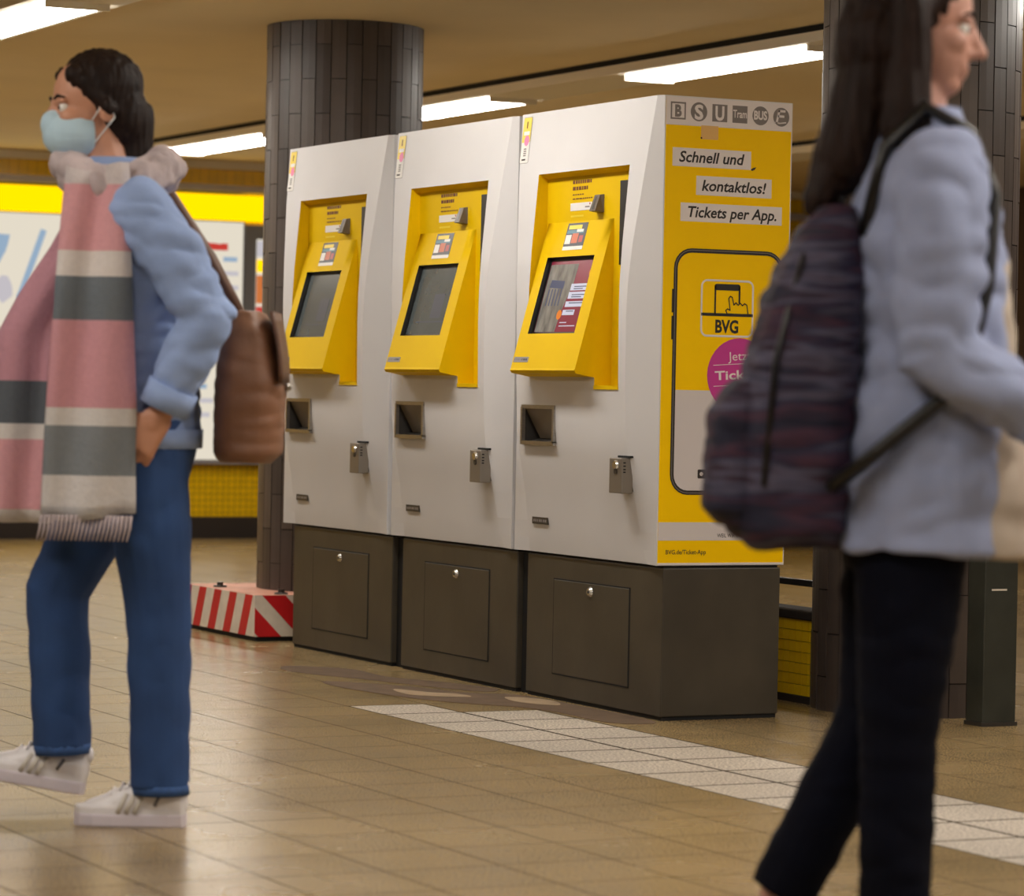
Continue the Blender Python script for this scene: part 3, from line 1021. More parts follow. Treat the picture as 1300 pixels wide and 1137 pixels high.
    b = MB(); b.box(-0.797, -0.69, yp - 0.004, yp + 0.004, 0.552, 0.574, M['dark_steel'])
    rr = random.Random(9)
    for k in range(7):
        b.box(-0.788 + k * 0.013, -0.788 + k * 0.013 + rr.uniform(.006, .011), yp - 0.0046, yp - 0.0038, 0.559, 0.567, M['silver'])
    b.build('number_plate', root)
    # upright sticker at the top left corner
    (d0, e0), (d1, e1) = prof(1.70), prof(1.85)
    A0, A1 = Vector((0, -d0, 1.70)), Vector((0, -d1, 1.85))
    ST = Plane2(A0, (1, 0, 0), A1 - A0)
    b = MB(); xl = -0.893
    SQ = (A1 - A0).length
    P = ST.rrect(xl, 0.0, xl + 0.06, SQ, 0.006)
    ST.poly(b, P, M['silver'], 0.0006)
    ST.poly(b, ST.rrect(xl + .002, 0.002, xl + 0.058, SQ - .002, 0.005), M['print_white'], 0.0009)
    ST.poly(b, ST.rrect(xl + .002, 0.068, xl + 0.058, SQ - .002, 0.005), M['print_yellow'], 0.0012)
    ST.rect(b, xl + .012, 0.092, xl + 0.05, 0.104, M['print_white'], 0.0015)
    ST.circle(b, xl + 0.036, 0.074, 0.017, M['print_pink'], 0.0016, 18)
    for k in range(4):
        ST.rect(b, xl + 0.022, 0.024 + k * 0.007, xl + 0.04, 0.028 + k * 0.007, M['grey_ink'], 0.0015)
    ST.rect(b, xl + 0.014, 0.010, xl + 0.04, 0.015, M['ink'], 0.0015)
    ST.rect(b, xl + 0.026, 0.114, xl + 0.034, 0.136, M['brown_ink'], 0.0015)
    b.build('corner_sticker', root)
    # base ---------------------------------------------------------
    b = MB(); b.box(-0.882, 0.0, 0.025, 0.432, 0.012, ZB - 0.008, M['base'])
    bs = b.build('base_box', root, bevel=0.003)
    b = MB(); b.box(-0.877, -0.005, 0.030, 0.427, 0.0, 0.013, M['gap']); b.build('base_foot', root)
    b = MB(); b.box(-0.875, -0.006, 0.03, 0.425, ZB - 0.009, ZB, M['gap']); b.build('shadow_joint', root)
    b = MB(); b.box(-0.694, -0.203, 0.0225, 0.03, 0.084, 0.380, M['base']); dr = b.build('base_door', root, bevel=0.0015)
    b = MB()
    for q in ((-0.698, -0.694, 0.08, 0.384), (-0.203, -0.199, 0.08, 0.384), (-0.698, -0.199, 0.380, 0.384), (-0.698, -0.199, 0.08, 0.084)):
        b.box(q[0], q[1], 0.0235, 0.03, q[2], q[3], M['gap'])
    b.build('door_gap', dr)
    b = MB(); b.disc((-0.45, 0.0225, 0.355), 0.016, (0, -1, 0), M['lock'], h=0.008, r2=0.011)
    b.disc((-0.45, 0.0145, 0.355), 0.005, (0, -1, 0), M['dark_steel'], h=0.002, seg=10)
    tag(b.build('door_lock', dr, smooth=True), 'shiny round lock')
    if advert:
        side_advert(root)
    else:
        b = MB(); b.box(0.004, 0.064, 0.045, 0.42, 0.0, ZB - 0.012, M['gap']); b.build('gap_shade_filler', root)  # black filler added between the bases, stands in for shade in the gap
    return root


def side_advert(root):
    SP = Plane2((0, 0, 0), (0, 1, 0), (0, 0, 1))      # right flank of the machine, facing +x
    b = MB()
    SP.slab(b, 0.004, 0.466, 0.439, 1.856, M['ad_yellow'], 0.0, 0.0012)
    ad = tag(b.build('advert_panel', root), 'yellow advert covering the flank of the machine')
    def part(name, fn):
        q = MB(); fn(q); return q.build(name, ad)
    part('icon_strip', lambda q: SP.slab(q, 0.004, 1.773, 0.439, 1.856, M['ad_white'], 0.0012, 0.0018))
    part('lower_strip', lambda q: SP.slab(q, 0.004, 0.537, 0.439, 0.591, M['ad_lilac'], 0.0012, 0.0018))
    part('edge_strip', lambda q: SP.slab(q, 0.004, 0.464, 0.439, 0.470, M['ad_white'], 0.0012, 0.002))
    k = 0.0022
    G, Wt = M['grey_ink'], M['ad_white']
    zc, h = 1.8155, 0.026
    part('icon_frame', lambda q: SP.ring(q, 0.018, zc - h, 0.070, zc + h, 0.001, 0.005, G, k))
    SP.text('icon_letter', 'B', 0.0445, zc - 0.0165, 0.034, 0.023, G, k, ad, bold=0.05, align='CENTER')
    part('icon_disc', lambda q: SP.circle(q, 0.115, zc, 0.0285, G, k))
    SP.text('icon_letter', 'S', 0.115, zc - 0.0215, 0.043, 0.030, Wt, k + .0004, ad, bold=0.035, align='CENTER')
    part('icon_square', lambda q: SP.rect(q, 0.161, zc - h, 0.213, zc + h, G, k))
    SP.text('icon_letter', 'U', 0.187, zc - 0.0205, 0.042, 0.031, Wt, k + .0004, ad, bold=0.035, align='CENTER')
    part('icon_square', lambda q: SP.rect(q, 0.231, zc - h, 0.283, zc + h, G, k))
    SP.text('icon_word', 'Tram', 0.257, zc - 0.010, 0.024, 0.048, Wt, k + .0004, ad, bold=0.015, align='CENTER')
    part('icon_disc', lambda q: SP.circle(q, 0.329, zc, 0.0285, G, k))
    SP.text('icon_word', 'BUS', 0.329, zc - 0.011, 0.026, 0.046, Wt, k + .0004, ad, bold=0.035, align='CENTER')
    part('icon_disc', lambda q: SP.circle(q, 0.402, zc, 0.0285, G, k))
    def ferry(q):
        SP.line(q, [(0.386, zc - 0.017), (0.394, zc + 0.018), (0.414, zc + 0.018)], 0.007, Wt, k + .0004)
        SP.line(q, [(0.392, zc + 0.002), (0.410, zc + 0.002)], 0.007, Wt, k + .0004)
        SP.line(q, [(0.380, zc - 0.017), (0.398, zc - 0.019), (0.418, zc - 0.016)], 0.004, Wt, k + .0004)
    part('icon_letter', ferry)
    part('torn_bit', lambda q: SP.poly(q, [(0.298, 1.652), (0.306, 1.657), (0.318, 1.66), (0.312, 1.652), (0.303, 1.648)], M['ink'], 0.0024))
    part('torn_bit', lambda q: SP.circle(q, 0.125, 1.738, 0.003, M['ink'], 0.0026, 8))
    part('tape_piece', lambda q: SP.slab(q, 0.124, 1.735, 0.183, 1.776, M['tape'], 0.0018, 0.0022))
    for nm, s_, a0, a1, b0, b1, ta, tw in (('word_strip', 'Schnell und', 0.028, 0.299, 1.651, 1.706, 0.050, 0.226),
                                      ('word_strip', 'kontaktlos!', 0.111, 0.373, 1.568, 1.625, 0.130, 0.224),
                                      ('word_strip', 'Tickets per App.', 0.059, 0.411, 1.488, 1.543, 0.084, 0.308)):
        part(nm, lambda q: SP.slab(q, a0, b0, a1, b1, M['ad_white'], 0.0012, 0.0019))
        SP.text('lettering', s_, ta, b0 + 0.0135, 0.033, tw, M['ink'], k, ad, shear=0.2, bold=0.02)
    # telephone outline
    part('phone_lower_half', lambda q: SP.poly(q, [(0.412, 0.985), (0.049, 0.985)] + [p for p in SP.rrect(0.049, 0.682, 0.412, 1.4, 0.05) if p[1] < 0.9], M['ad_lilac'], 0.0016))
    part('phone_outline', lambda q: (SP.ring(q, 0.040, 0.673, 0.421, 1.408, 0.060, 0.013, M['ink'], k), SP.ring(q, 0.0445, 0.6775, 0.4165, 1.4035, 0.056, 0.002, G, k + .0004)))
    part('phone_button', lambda q: SP.rect(q, 0.035, 1.215, 0.041, 1.285, M['ink'], k))
    part('phone_button', lambda q: SP.rect(q, 0.035, 1.135, 0.041, 1.205, M['ink'], k))
    # app icon
    part('app_icon_frame', lambda q: SP.ring(q, 0.134, 1.146, 0.318, 1.318, 0.022, 0.006, M['ad_white'], k))
    def icon(q):
        I = M['ink']
        SP.line(q, [(0.139, 1.213), (0.313, 1.213)], 0.009, I, k)
        SP.line(q, [(0.184, 1.215), (0.184, 1.298)], 0.006, I, k)
        SP.line(q, [(0.268, 1.250), (0.268, 1.298)], 0.006, I, k)
        SP.poly(q, SP.rrect(0.181, 1.286, 0.271, 1.305, 0.008), I, k)
        SP.line(q, [(0.240, 1.216), (0.226, 1.216), (0.221, 1.226), (0.227, 1.231), (0.236, 1.227), (0.231, 1.262), (0.236, 1.269), (0.243, 1.266), (0.249, 1.243),
                    (0.256, 1.250), (0.264, 1.243), (0.271, 1.249), (0.279, 1.242), (0.286, 1.248), (0.294, 1.244), (0.299, 1.216)], 0.0035, I, k + .0003)
    part('app_icon_drawing', icon)
    SP.text('lettering', 'BVG', 0.226, 1.160, 0.038, 0.080, M['ink'], k, ad, bold=0.035, align='CENTER')
    part('magenta_disc', lambda q: SP.circle(q, 0.273, 1.032, 0.112, M['magenta'], k + .0002))
    def rules(q):
        SP.line(q, [(0.182, 1.061), (0.365, 1.073)], 0.0018, M['ad_white'], k + .0006)
        SP.line(q, [(0.184, 0.998), (0.363, 1.010)], 0.0018, M['ad_white'], k + .0006)
    part('disc_rules', rules)
    SP.text('lettering', 'Jetzt', 0.273, 1.078, 0.027, 0.08, M['ad_white'], k + .0006, ad, align='CENTER', rot=0.06)
    SP.text('lettering', 'Tickets', 0.273, 1.022, 0.027, 0.17, M['ad_white'], k + .0006, ad, bold=0.02, align='CENTER', rot=0.06)
    part('store_badge', lambda q: (SP.poly(q, SP.rrect(0.135, 0.722, 0.325, 0.749, 0.004), M['ink'], k), SP.circle(q, 0.148, 0.7355, 0.006, M['ad_lilac'], k + .0004, 14),
                                   SP.rect(q, 0.163, 0.731, 0.23, 0.739, G, k + .0004)))
    SP.text('lettering', 'WEIL WIR DICH', 0.207, 0.546, 0.0115, 0.098, M['ink'], k, ad, bold=0.01)
    SP.text('lettering', 'BVG.de/Ticket-App', 0.031, 0.496, 0.0135, 0.138, M['ink'], k, ad, bold=0.01)


machine(0.0, 'white and yellow ticket machine with a yellow app advert on its flank', 'lit', True)
machine(-0.955, 'middle white and yellow ticket machine of the row, between its two neighbours', 'dark', False)
machine(-1.922, 'white and yellow ticket machine at the end of the row beside the striped block', 'dark', False)

# ================================================================ PEOPLE
def prim_capsule(p0, r0, p1, r1, seg=14, flat=None, fs=1.0):
    """tapered capsule; flat = direction squeezed by fs"""
    p0, p1 = Vector(p0), Vector(p1)
    t = (p1 - p0).normalized() if (p1 - p0).length > 1e-6 else Vector((0, 0, 1))
    b = t.orthogonal().normalized() if flat is None else (Vector(flat) - t * Vector(flat).dot(t)).normalized()
    c = t.cross(b)
    rings = []
    for i in range(1, 6):
        a = -math.pi / 2 + math.pi / 2 * i / 5
        rings.append((p0 + t * r0 * math.sin(a), r0 * math.cos(a)))
    for i in range(0, 5):
        a = math.pi / 2 * i / 5
        rings.append((p1 + t * r1 * math.sin(a), r1 * math.cos(a)))
    vs = [p0 - t * r0]
    for ctr, r in rings:
        for k in range(seg):
            a = 2 * math.pi * k / seg
            vs.append(ctr + b * math.cos(a) * r * fs + c * math.sin(a) * r)
    vs.append(p1 + t * r1)
    fs_ = [(0, 1 + (k + 1) % seg, 1 + k) for k in range(seg)]
    for i in range(len(rings) - 1):
        for k in range(seg):
            k2 = (k + 1) % seg
            fs_.append((1 + i * seg + k, 1 + i * seg + k2, 1 + (i + 1) * seg + k2, 1 + (i + 1) * seg + k))
    n = len(vs) - 1
    o = 1 + (len(rings) - 1) * seg
    fs_ += [(o + k, o + (k + 1) % seg, n) for k in range(seg)]
    return vs, fs_


def prim_ell(c, rad, rot=None, seg=20, rings=12):
    c = Vector(c)
    R = rot if rot is not None else Matrix.Identity(3)
    vs = [c + R @ Vector((0, 0, -rad[2]))]
    for i in range(1, rings):
        a = -math.pi / 2 + math.pi * i / rings
        for k in range(seg):
            q = 2 * math.pi * k / seg
            vs.append(c + R @ Vector((rad[0] * math.cos(a) * math.cos(q), rad[1] * math.cos(a) * math.sin(q), rad[2] * math.sin(a))))
    vs.append(c + R @ Vector((0, 0, rad[2])))
    fs_ = [(0, 1 + (k + 1) % seg, 1 + k) for k in range(seg)]
    for i in range(rings - 2):
        for k in range(seg):
            k2 = (k + 1) % seg
            fs_.append((1 + i * seg + k, 1 + i * seg + k2, 1 + (i + 1) * seg + k2, 1 + (i + 1) * seg + k))
    n = len(vs) - 1
    o = 1 + (rings - 2) * seg
    fs_ += [(o + k, o + (k + 1) % seg, n) for k in range(seg)]
    return vs, fs_


def prim_loft(secs, seg=28, power=2.3):
    """stack of horizontal superellipses (cu, cv, z, ru, rv)"""
    vs, fs_ = [], []
    for cu, cv, z, ru, rv in secs:
        for k in range(seg):
            a = 2 * math.pi * k / seg
            c, s_ = math.cos(a), math.sin(a)
            vs.append((cu + ru * math.copysign(abs(c) ** (2 / power), c), cv + rv * math.copysign(abs(s_) ** (2 / power), s_), z))
    n = len(secs)
    for i in range(n - 1):
        for k in range(seg):
            k2 = (k + 1) % seg
            fs_.append((i * seg + k, i * seg + k2, (i + 1) * seg + k2, (i + 1) * seg + k))
    fs_.append(tuple(range(seg - 1, -1, -1)))
    fs_.append(tuple((n - 1) * seg + k for k in range(seg)))
    return vs, fs_


def prim_tube(pts, rad, seg=18, fl=None, fs=1.0):
    """tube with flat ends along a path"""
    pts = [Vector(p) for p in pts]
    n = len(pts)
    vs, fs_ = [], []
    prev = Vector(fl) if fl else None
    for i, p in enumerate(pts):
        t = (pts[min(i + 1, n - 1)] - pts[max(i - 1, 0)]).normalized()
        b = t.orthogonal().normalized() if prev is None else (prev - t * prev.dot(t)).normalized()
        prev = b
        c = t.cross(b)
        for k in range(seg):
            a = 2 * math.pi * k / seg
            vs.append(p + b * math.cos(a) * rad[i] * fs + c * math.sin(a) * rad[i])
    for i in range(n - 1):
        for k in range(seg):
            k2 = (k + 1) % seg
            fs_.append((i * seg + k, i * seg + k2, (i + 1) * seg + k2, (i + 1) * seg + k))
    fs_.append(tuple(range(seg - 1, -1, -1)))
    fs_.append(tuple((n - 1) * seg + k for k in range(seg)))
    return vs, fs_


def fuse(name, prims, m, parent, voxel=0.006, smooth=4, wrinkle=0.0, wfreq=(9, 9, 22), cut=None, seed=0.0):
    """one continuous surface out of overlapping closed shapes"""
    vs, fs_ = [], []
    for pv, pf in prims:
        n = len(vs)
        vs += [tuple(v) for v in pv]
        fs_ += [tuple(i + n for i in f) for f in pf]
    me = bpy.data.meshes.new(name)
    me.from_pydata(vs, [], fs_)
    bm = bmesh.new(); bm.from_mesh(me)
    bmesh.ops.recalc_face_normals(bm, faces=bm.faces)
    bm.to_mesh(me); bm.free()
    t = bpy.data.objects.new(name, me)
    COL.objects.link(t)
    r = t.modifiers.new('r', 'REMESH'); r.mode = 'VOXEL'; r.voxel_size = voxel; r.adaptivity = 0.0
    if smooth:
        q = t.modifiers.new('s', 'SMOOTH'); q.factor = 0.5; q.iterations = smooth
    bpy.context.view_layer.update()
    out = bpy.data.meshes.new_from_object(t.evaluated_get(bpy.context.evaluated_depsgraph_get()))
    bpy.data.objects.remove(t, do_unlink=True)
    if wrinkle:
        nv = len(out.vertices)
        cs, ns = [0.0] * (nv * 3), [0.0] * (nv * 3)
        out.vertices.foreach_get('co', cs)
        out.vertices.foreach_get('normal', ns)
        for i in range(nv):
            a, b, c = cs[3 * i:3 * i + 3]
            p = Vector((a * wfreq[0], b * wfreq[1], c * wfreq[2] + seed))
            q = Vector((p.x * 2.1 + 3, p.y * 2.1, p.z * 1.6 + 7))
            h = wrinkle * (abs(noise.noise(p)) * 2.0 - 0.5 + 0.6 * noise.noise(q))
            for k in range(3):
                cs[3 * i + k] += ns[3 * i + k] * h
        out.vertices.foreach_set('co', cs)
        out.update()
    if cut:
        bm = bmesh.new(); bm.from_mesh(out)
        for co, no in cut:          # keep the side the normal points away from
            bmesh.ops.bisect_plane(bm, geom=bm.verts[:] + bm.edges[:] + bm.faces[:], plane_co=co, plane_no=no, clear_outer=True)
            ed = [e for e in bm.edges if e.is_boundary]
            bmesh.ops.holes_fill(bm, edges=ed, sides=0)
        bm.to_mesh(out); bm.free()
    out.materials.clear(); out.materials.append(m)
    out.polygons.foreach_set('use_smooth', [True] * len(out.polygons))
    out.name = name
    o = bpy.data.objects.new(name, out)
    COL.objects.link(o)
    if parent: o.parent = parent
    return o


def hand(wrist, d, back, thumb, curl=0.35):
    """palm and five fingers: d = pointing direction, back = back-of-hand normal, thumb = side of the thumb"""
    W_, d, n, s_ = Vector(wrist), Vector(d).normalized(), Vector(back), Vector(thumb)
    n = (n - d * n.dot(d)).normalized()
    s_ = (s_ - d * s_.dot(d) - n * s_.dot(n)).normalized()
    P = [prim_capsule(W_ - d * 0.02, 0.026, W_ + d * 0.02, 0.027, flat=n, fs=0.75)]
    for q in (-0.024, -0.008, 0.008, 0.024):
        P.append(prim_capsule(W_ + d * 0.012 + s_ * q * 0.7, 0.017, W_ + d * 0.082 + s_ * q, 0.013, flat=n, fs=0.95))
    for q, ln in ((0.033, 0.070), (0.011, 0.079), (-0.011, 0.073), (-0.033, 0.056)):
        p = W_ + d * 0.083 + s_ * q * 0.92
        dr = (d + s_ * q * 2.2).normalized()
        a = 0.0
        r = 0.0088
        for f in (0.45, 0.31, 0.26):
            a += curl
            q2 = p + (dr * math.cos(a) - n * math.sin(a)) * ln * f
            P.append(prim_capsule(p, r, q2, r * 0.93, seg=10))
            p, r = q2, r * 0.93
    p = W_ + d * 0.022 + s_ * 0.026
    r = 0.0125
    for k, ln in enumerate((0.036, 0.030, 0.024)):
        dr = (d * (0.62 + 0.18 * k) + s_ * (0.7 - 0.25 * k) - n * (0.25 + 0.08 * k)).normalized()
        q2 = p + dr * ln
        P.append(prim_capsule(p, r, q2, r * 0.88, seg=10))
        p, r = q2, r * 0.88
    return P


def head(c, fwd, R=1.0):
    """skull, jaw, nose, lips, brow, ears. c = centre of the skull, fwd = facing direction"""
    f = Vector(fwd).normalized()
    s_ = Vector((0, 0, 1)).cross(f).normalized()      # its left
    u = f.cross(s_)
    Rm = Matrix((f, s_, u)).transposed()
    c = Vector(c)
    at = lambda a, b, z: c + (f * a + s_ * b + u * z) * R
    E_ = lambda a, b, z, x, y, w_: prim_ell(at(a, b, z), (x * R, y * R, w_ * R), Rm)
    P = [E_(-0.008, 0, 0.03, 0.095, 0.074, 0.085), E_(0.03, 0, -0.035, 0.062, 0.06, 0.078), E_(0.05, 0, -0.088, 0.034, 0.036, 0.026),
         E_(0.077, 0, 0.012, 0.014, 0.052, 0.012), E_(0.055, 0.036, -0.025, 0.03, 0.022, 0.022), E_(0.055, -0.036, -0.025, 0.03, 0.022, 0.022)]
    P.append(prim_capsule(at(0.088, 0, 0.0), 0.009 * R, at(0.107, 0, -0.036), 0.012 * R))
    P.append(prim_capsule(at(0.095, 0.011, -0.04), 0.007 * R, at(0.095, -0.011, -0.04), 0.007 * R))
    P.append(prim_capsule(at(0.086, 0.018, -0.064), 0.006 * R, at(0.086, -0.018, -0.064), 0.006 * R))
    P.append(prim_capsule(at(0.083, 0.015, -0.073), 0.007 * R, at(0.083, -0.015, -0.073), 0.007 * R))
    for q in (1, -1):
        P.append(E_(-0.012, q * 0.076, -0.012, 0.019, 0.008, 0.031))
    return P, at


def eyes(at, parent, mw, mi, mb_):
    for q in (1, -1):
        e = fuse_simple('eye', prim_ell(at(0.072, q * 0.031, -0.004), (0.0125,) * 3), mw, parent)
        f = at(1, 0, 0) - at(0, 0, 0)
        fuse_simple('iris', prim_ell(at(0.0815, q * 0.032, -0.004), (0.0052,) * 3), mi, e)
        fuse_simple('eyebrow', prim_tube([at(0.090, q * 0.016, 0.017), at(0.087, q * 0.033, 0.023), at(0.074, q * 0.05, 0.018)], [0.003, 0.0035, 0.002], 8), mb_, parent)


def fuse_simple(name, prim, m, parent, smooth=True):
    me = bpy.data.meshes.new(name)
    me.from_pydata([tuple(v) for v in prim[0]], [], prim[1])
    bm = bmesh.new(); bm.from_mesh(me); bmesh.ops.recalc_face_normals(bm, faces=bm.faces); bm.to_mesh(me); bm.free()
    me.materials.append(m)
    if smooth: me.polygons.foreach_set('use_smooth', [True] * len(me.polygons))
    o = bpy.data.objects.new(name, me)
    COL.objects.link(o)
    if parent: o.parent = parent
    return o


def ribbon(name, rows, thick, m, parent):
    """cloth strip: rows of left/right points, given a thickness"""
    b = MB()
    n, k = len(rows), len(rows[0])
    vs = []
    for rw in rows:
        vs += [Vector(p) for p in rw]
    top, nrm = vs[:], []
    for i in range(n):
        for j in range(k):
            a = top[min(i + 1, n - 1) * k + j] - top[max(i - 1, 0) * k + j]
            c = top[i * k + min(j + 1, k - 1)] - top[i * k + max(j - 1, 0)]
            nrm.append(a.cross(c).normalized())
    vs = [p + q * thick / 2 for p, q in zip(top, nrm)] + [p - q * thick / 2 for p, q in zip(top, nrm)]
    N_ = n * k
    fs_ = []
    for i in range(n - 1):
        for j in range(k - 1):
            a = i * k + j
            fs_ += [(a, a + 1, a + k + 1, a + k), (N_ + a + k, N_ + a + k + 1, N_ + a + 1, N_ + a)]
    edge = [j for j in range(k)] + [i * k + k - 1 for i in range(1, n)] + [(n - 1) * k + j for j in range(k - 2, -1, -1)] + [i * k for i in range(n - 2, 0, -1)]
    for a, c in zip(edge, edge[1:] + edge[:1]):
        fs_.append((a, c, N_ + c, N_ + a))
    return fuse_simple(name, (vs, fs_), m, parent)


M['skin_a'] = mat('skin_warm', (206, 150, 122), 0.5, vary=0.05, scale=20)
M['skin_b'] = mat('skin_light', (196, 146, 128), 0.5, vary=0.05, scale=20)
M['hair_a'] = mat('hair_dark', (34, 23, 19), 0.6, spec=0.2, vary=0.3, scale=60, bump=0.5, bscale=90, stretch=(1, 1, 0.15))
M['hair_b'] = mat('hair_brown', (36, 22, 17), 0.6, spec=0.2, vary=0.3, scale=60, bump=0.5, bscale=90, stretch=(1, 1, 0.15))
M['denim'] = mat('light_denim', (144, 166, 210), 0.85, vary=0.16, scale=7, bump=0.25, bscale=260)
M['denim_dark'] = mat('denim_seam', (70, 92, 142), 0.85)
M['jeans'] = mat('blue_jeans', (42, 74, 126), 0.85, vary=0.2, scale=5, bump=0.25, bscale=260)
M['jeans_hem'] = mat('jeans_hem', (50, 82, 134), 0.85, vary=0.25, scale=60)
M['mask'] = mat('mask_cloth', (188, 216, 232), 0.8, bump=0.2, bscale=30, stretch=(1, 1, 6))
M['elastic'] = mat('mask_loop', (226, 228, 228), 0.7)
M['eye_white'] = mat('eye_white', (232, 228, 222), 0.25)
M['iris'] = mat('iris_brown', (54, 34, 22), 0.2)
M['shoe_white'] = mat('white_leather', (232, 228, 230), 0.4)
M['sole'] = mat('rubber_sole', (222, 214, 224), 0.55)
M['shoe_stripe'] = mat('cream_stripe', (212, 206, 196), 0.45)
M['shoe_grey'] = mat('grey_print', (120, 118, 126), 0.5)
M['leather'] = mat('brown_leather', (132, 92, 68), 0.5, vary=0.15, scale=9, bump=0.15, bscale=120)
M['leather_dark'] = mat('brown_leather_dark', (98, 66, 48), 0.5)
M['scarf'] = mat_bands('scarf_blocks', 'Z', [(0.70, (206, 204, 206)), (0.77, (226, 222, 222)), (0.875, (136, 142, 148)), (0.915, (226, 222, 220)), (1.103, (216, 158, 168)),
                                             (1.20, (112, 120, 128)), (1.252, (222, 214, 210)), (1.40, (218, 160, 166)), (1.6, (206, 196, 196))])
M['scarf_b'] = mat_bands('scarf_blocks_far', 'Z', [(0.685, (222, 216, 214)), (0.84, (220, 162, 170)), (0.875, (226, 220, 216)), (0.97, (92, 98, 106)), (1.6, (200, 146, 160))])
M['scarf_n'] = mat('scarf_wrap', (190, 176, 178), 0.9, vary=0.2, scale=9, bump=0.5, bscale=80)
M['coat'] = mat('pale_denim_coat', (150, 160, 192), 0.85, vary=0.14, scale=5, bump=0.2, bscale=240)
M['cream'] = mat('cream_knit', (190, 176, 160), 0.9, vary=0.08, scale=12, bump=0.3, bscale=120)
M['navy_trousers'] = mat('navy_trousers', (8, 10, 24), 0.9, spec=0.15, vary=0.2, scale=6, bump=0.2, bscale=200)
M['shoe_black'] = mat('black_shoe', (22, 22, 26), 0.45)


def mat_weave(name):
    m = bpy.data.materials.new(name)
    m.use_nodes = True
    nt = m.node_tree
    N, L = nt.nodes, nt.links
    b = N['Principled BSDF']
    b.inputs['Roughness'].default_value = 0.8
    tc = N.new('ShaderNodeTexCoord')
    mp = N.new('ShaderNodeMapping')
    mp.inputs['Rotation'].default_value = (0.0, 0.3, 0.0)
    mp.inputs['Scale'].default_value = (1.5, 1.5, 14.0)
    L.new(tc.outputs['Object'], mp.inputs[0])
    n = N.new('ShaderNodeTexNoise')
    n.inputs['Scale'].default_value = 1.6
    n.inputs['Detail'].default_value = 3
    L.new(mp.outputs[0], n.inputs['Vector'])
    r = N.new('ShaderNodeValToRGB')
    el = r.color_ramp.elements
    el[0].position, el[0].color = 0.0, lin((26, 26, 52))
    el[1].position, el[1].color = 1.0, lin((34, 34, 66))
    for p_, c_ in ((0.42, (26, 26, 50)), (0.47, (70, 40, 60)), (0.51, (30, 30, 58)), (0.56, (84, 82, 104)), (0.6, (52, 34, 54)), (0.64, (24, 26, 50))):
        e = el.new(p_); e.color = lin(c_)
    L.new(n.outputs['Fac'], r.inputs[0])
    L.new(r.outputs[0], b.inputs['Base Color'])
    return m


M['weave'] = mat_weave('patterned_canvas')
RZ = math.atan2(RIGHT.y, RIGHT.x)      # people are modelled with x = across the view, y = away from the camera


def sneaker(parent, heel, toe, roll=0.0):
    """white low shoe from heel to toe (points on the ground line of the sole)"""
    h_, t_ = Vector(heel), Vector(toe)
    f = (t_ - h_).normalized(); ln = (t_ - h_).length
    s_ = Vector((0, 1, 0)); u = s_.cross(f) if s_.cross(f).z > 0 else f.cross(s_)
    at = lambda a, b, z: h_ + f * a * ln + s_ * b + u * z
    def outline(z, g):
        pts = []
        for a, wl, wr in ((0.0, .012, .012), (0.03, .028, .028), (0.15, .034, .034), (0.4, .033, .035), (0.65, .042, .043), (0.82, .044, .042), (0.94, .032, .028), (1.0, .010, .008)):
            pts.append((a, wl * g, wr * g))
        return [at(a, wl, z) for a, wl, wr in pts] + [at(a, -wr, z) for a, wl, wr in reversed(pts)]
    def loft(levels):
        vs, fs_ = [], []
        for z, g in levels: vs += outline(z, g)
        k = 16; n = len(levels)
        for i in range(n - 1):
            for q in range(k):
                fs_.append((i * k + q, i * k + (q + 1) % k, (i + 1) * k + (q + 1) % k, (i + 1) * k + q))
        fs_ += [tuple(range(k - 1, -1, -1)), tuple((n - 1) * k + q for q in range(k))]
        return vs, fs_
    P = [loft([(0.02, 0.98), (0.045, 0.95)])]
    P += [prim_capsule(at(0.82, 0, 0.035), 0.032, at(0.6, 0, 0.05), 0.038, flat=u, fs=0.75), prim_capsule(at(0.6, 0, 0.045), 0.038, at(0.3, 0, 0.068), 0.037),
          prim_capsule(at(0.3, 0, 0.06), 0.037, at(0.14, 0, 0.06), 0.036), prim_capsule(at(0.12, 0, 0.05), 0.034, at(0.1, 0, 0.085), 0.026),
          prim_capsule(at(0.42, 0, 0.085), 0.02, at(0.34, 0, 0.112), 0.017, flat=f, fs=0.6)]
    sh = fuse('sneaker', P, M['shoe_white'], parent, 0.004, 5)
    sole = fuse_simple('sole', loft([(0.0, 1.0), (0.004, 1.05), (0.024, 1.06), (0.028, 1.03)]), M['sole'], sh, False)
    for k in range(3):
        a = 0.40 + k * 0.075
        for q in (-1, 1):
            fuse_simple('stripe', prim_tube([at(a + 0.05, q * 0.041, 0.03), at(a + 0.015, q * 0.0405, 0.05), at(a - 0.03, q * 0.033, 0.074)], [0.005, 0.005, 0.0045], 8, fl=s_, fs=0.5), M['shoe_stripe'], sh)
    fuse_simple('heel_tab', prim_ell(at(0.03, 0, 0.088), (0.014, 0.018, 0.02)), M['shoe_white'], sh)
    fuse_simple('side_print', prim_tube([at(0.27, -0.0385, 0.048), at(0.22, -0.0375, 0.074)], [0.004, 0.004], 6, fl=s_, fs=0.5), M['shoe_grey'], sh)
    for k in range(4):
        a, z = 0.66 - k * 0.075, 0.079 + k * 0.0105
        fuse_simple('lace', prim_tube([at(a, -0.024, z - 0.010), at(a - 0.015, 0, z + 0.004), at(a - 0.03, 0.024, z - 0.008)], [0.003] * 3, 6), M['shoe_white'], sh)
    return sh


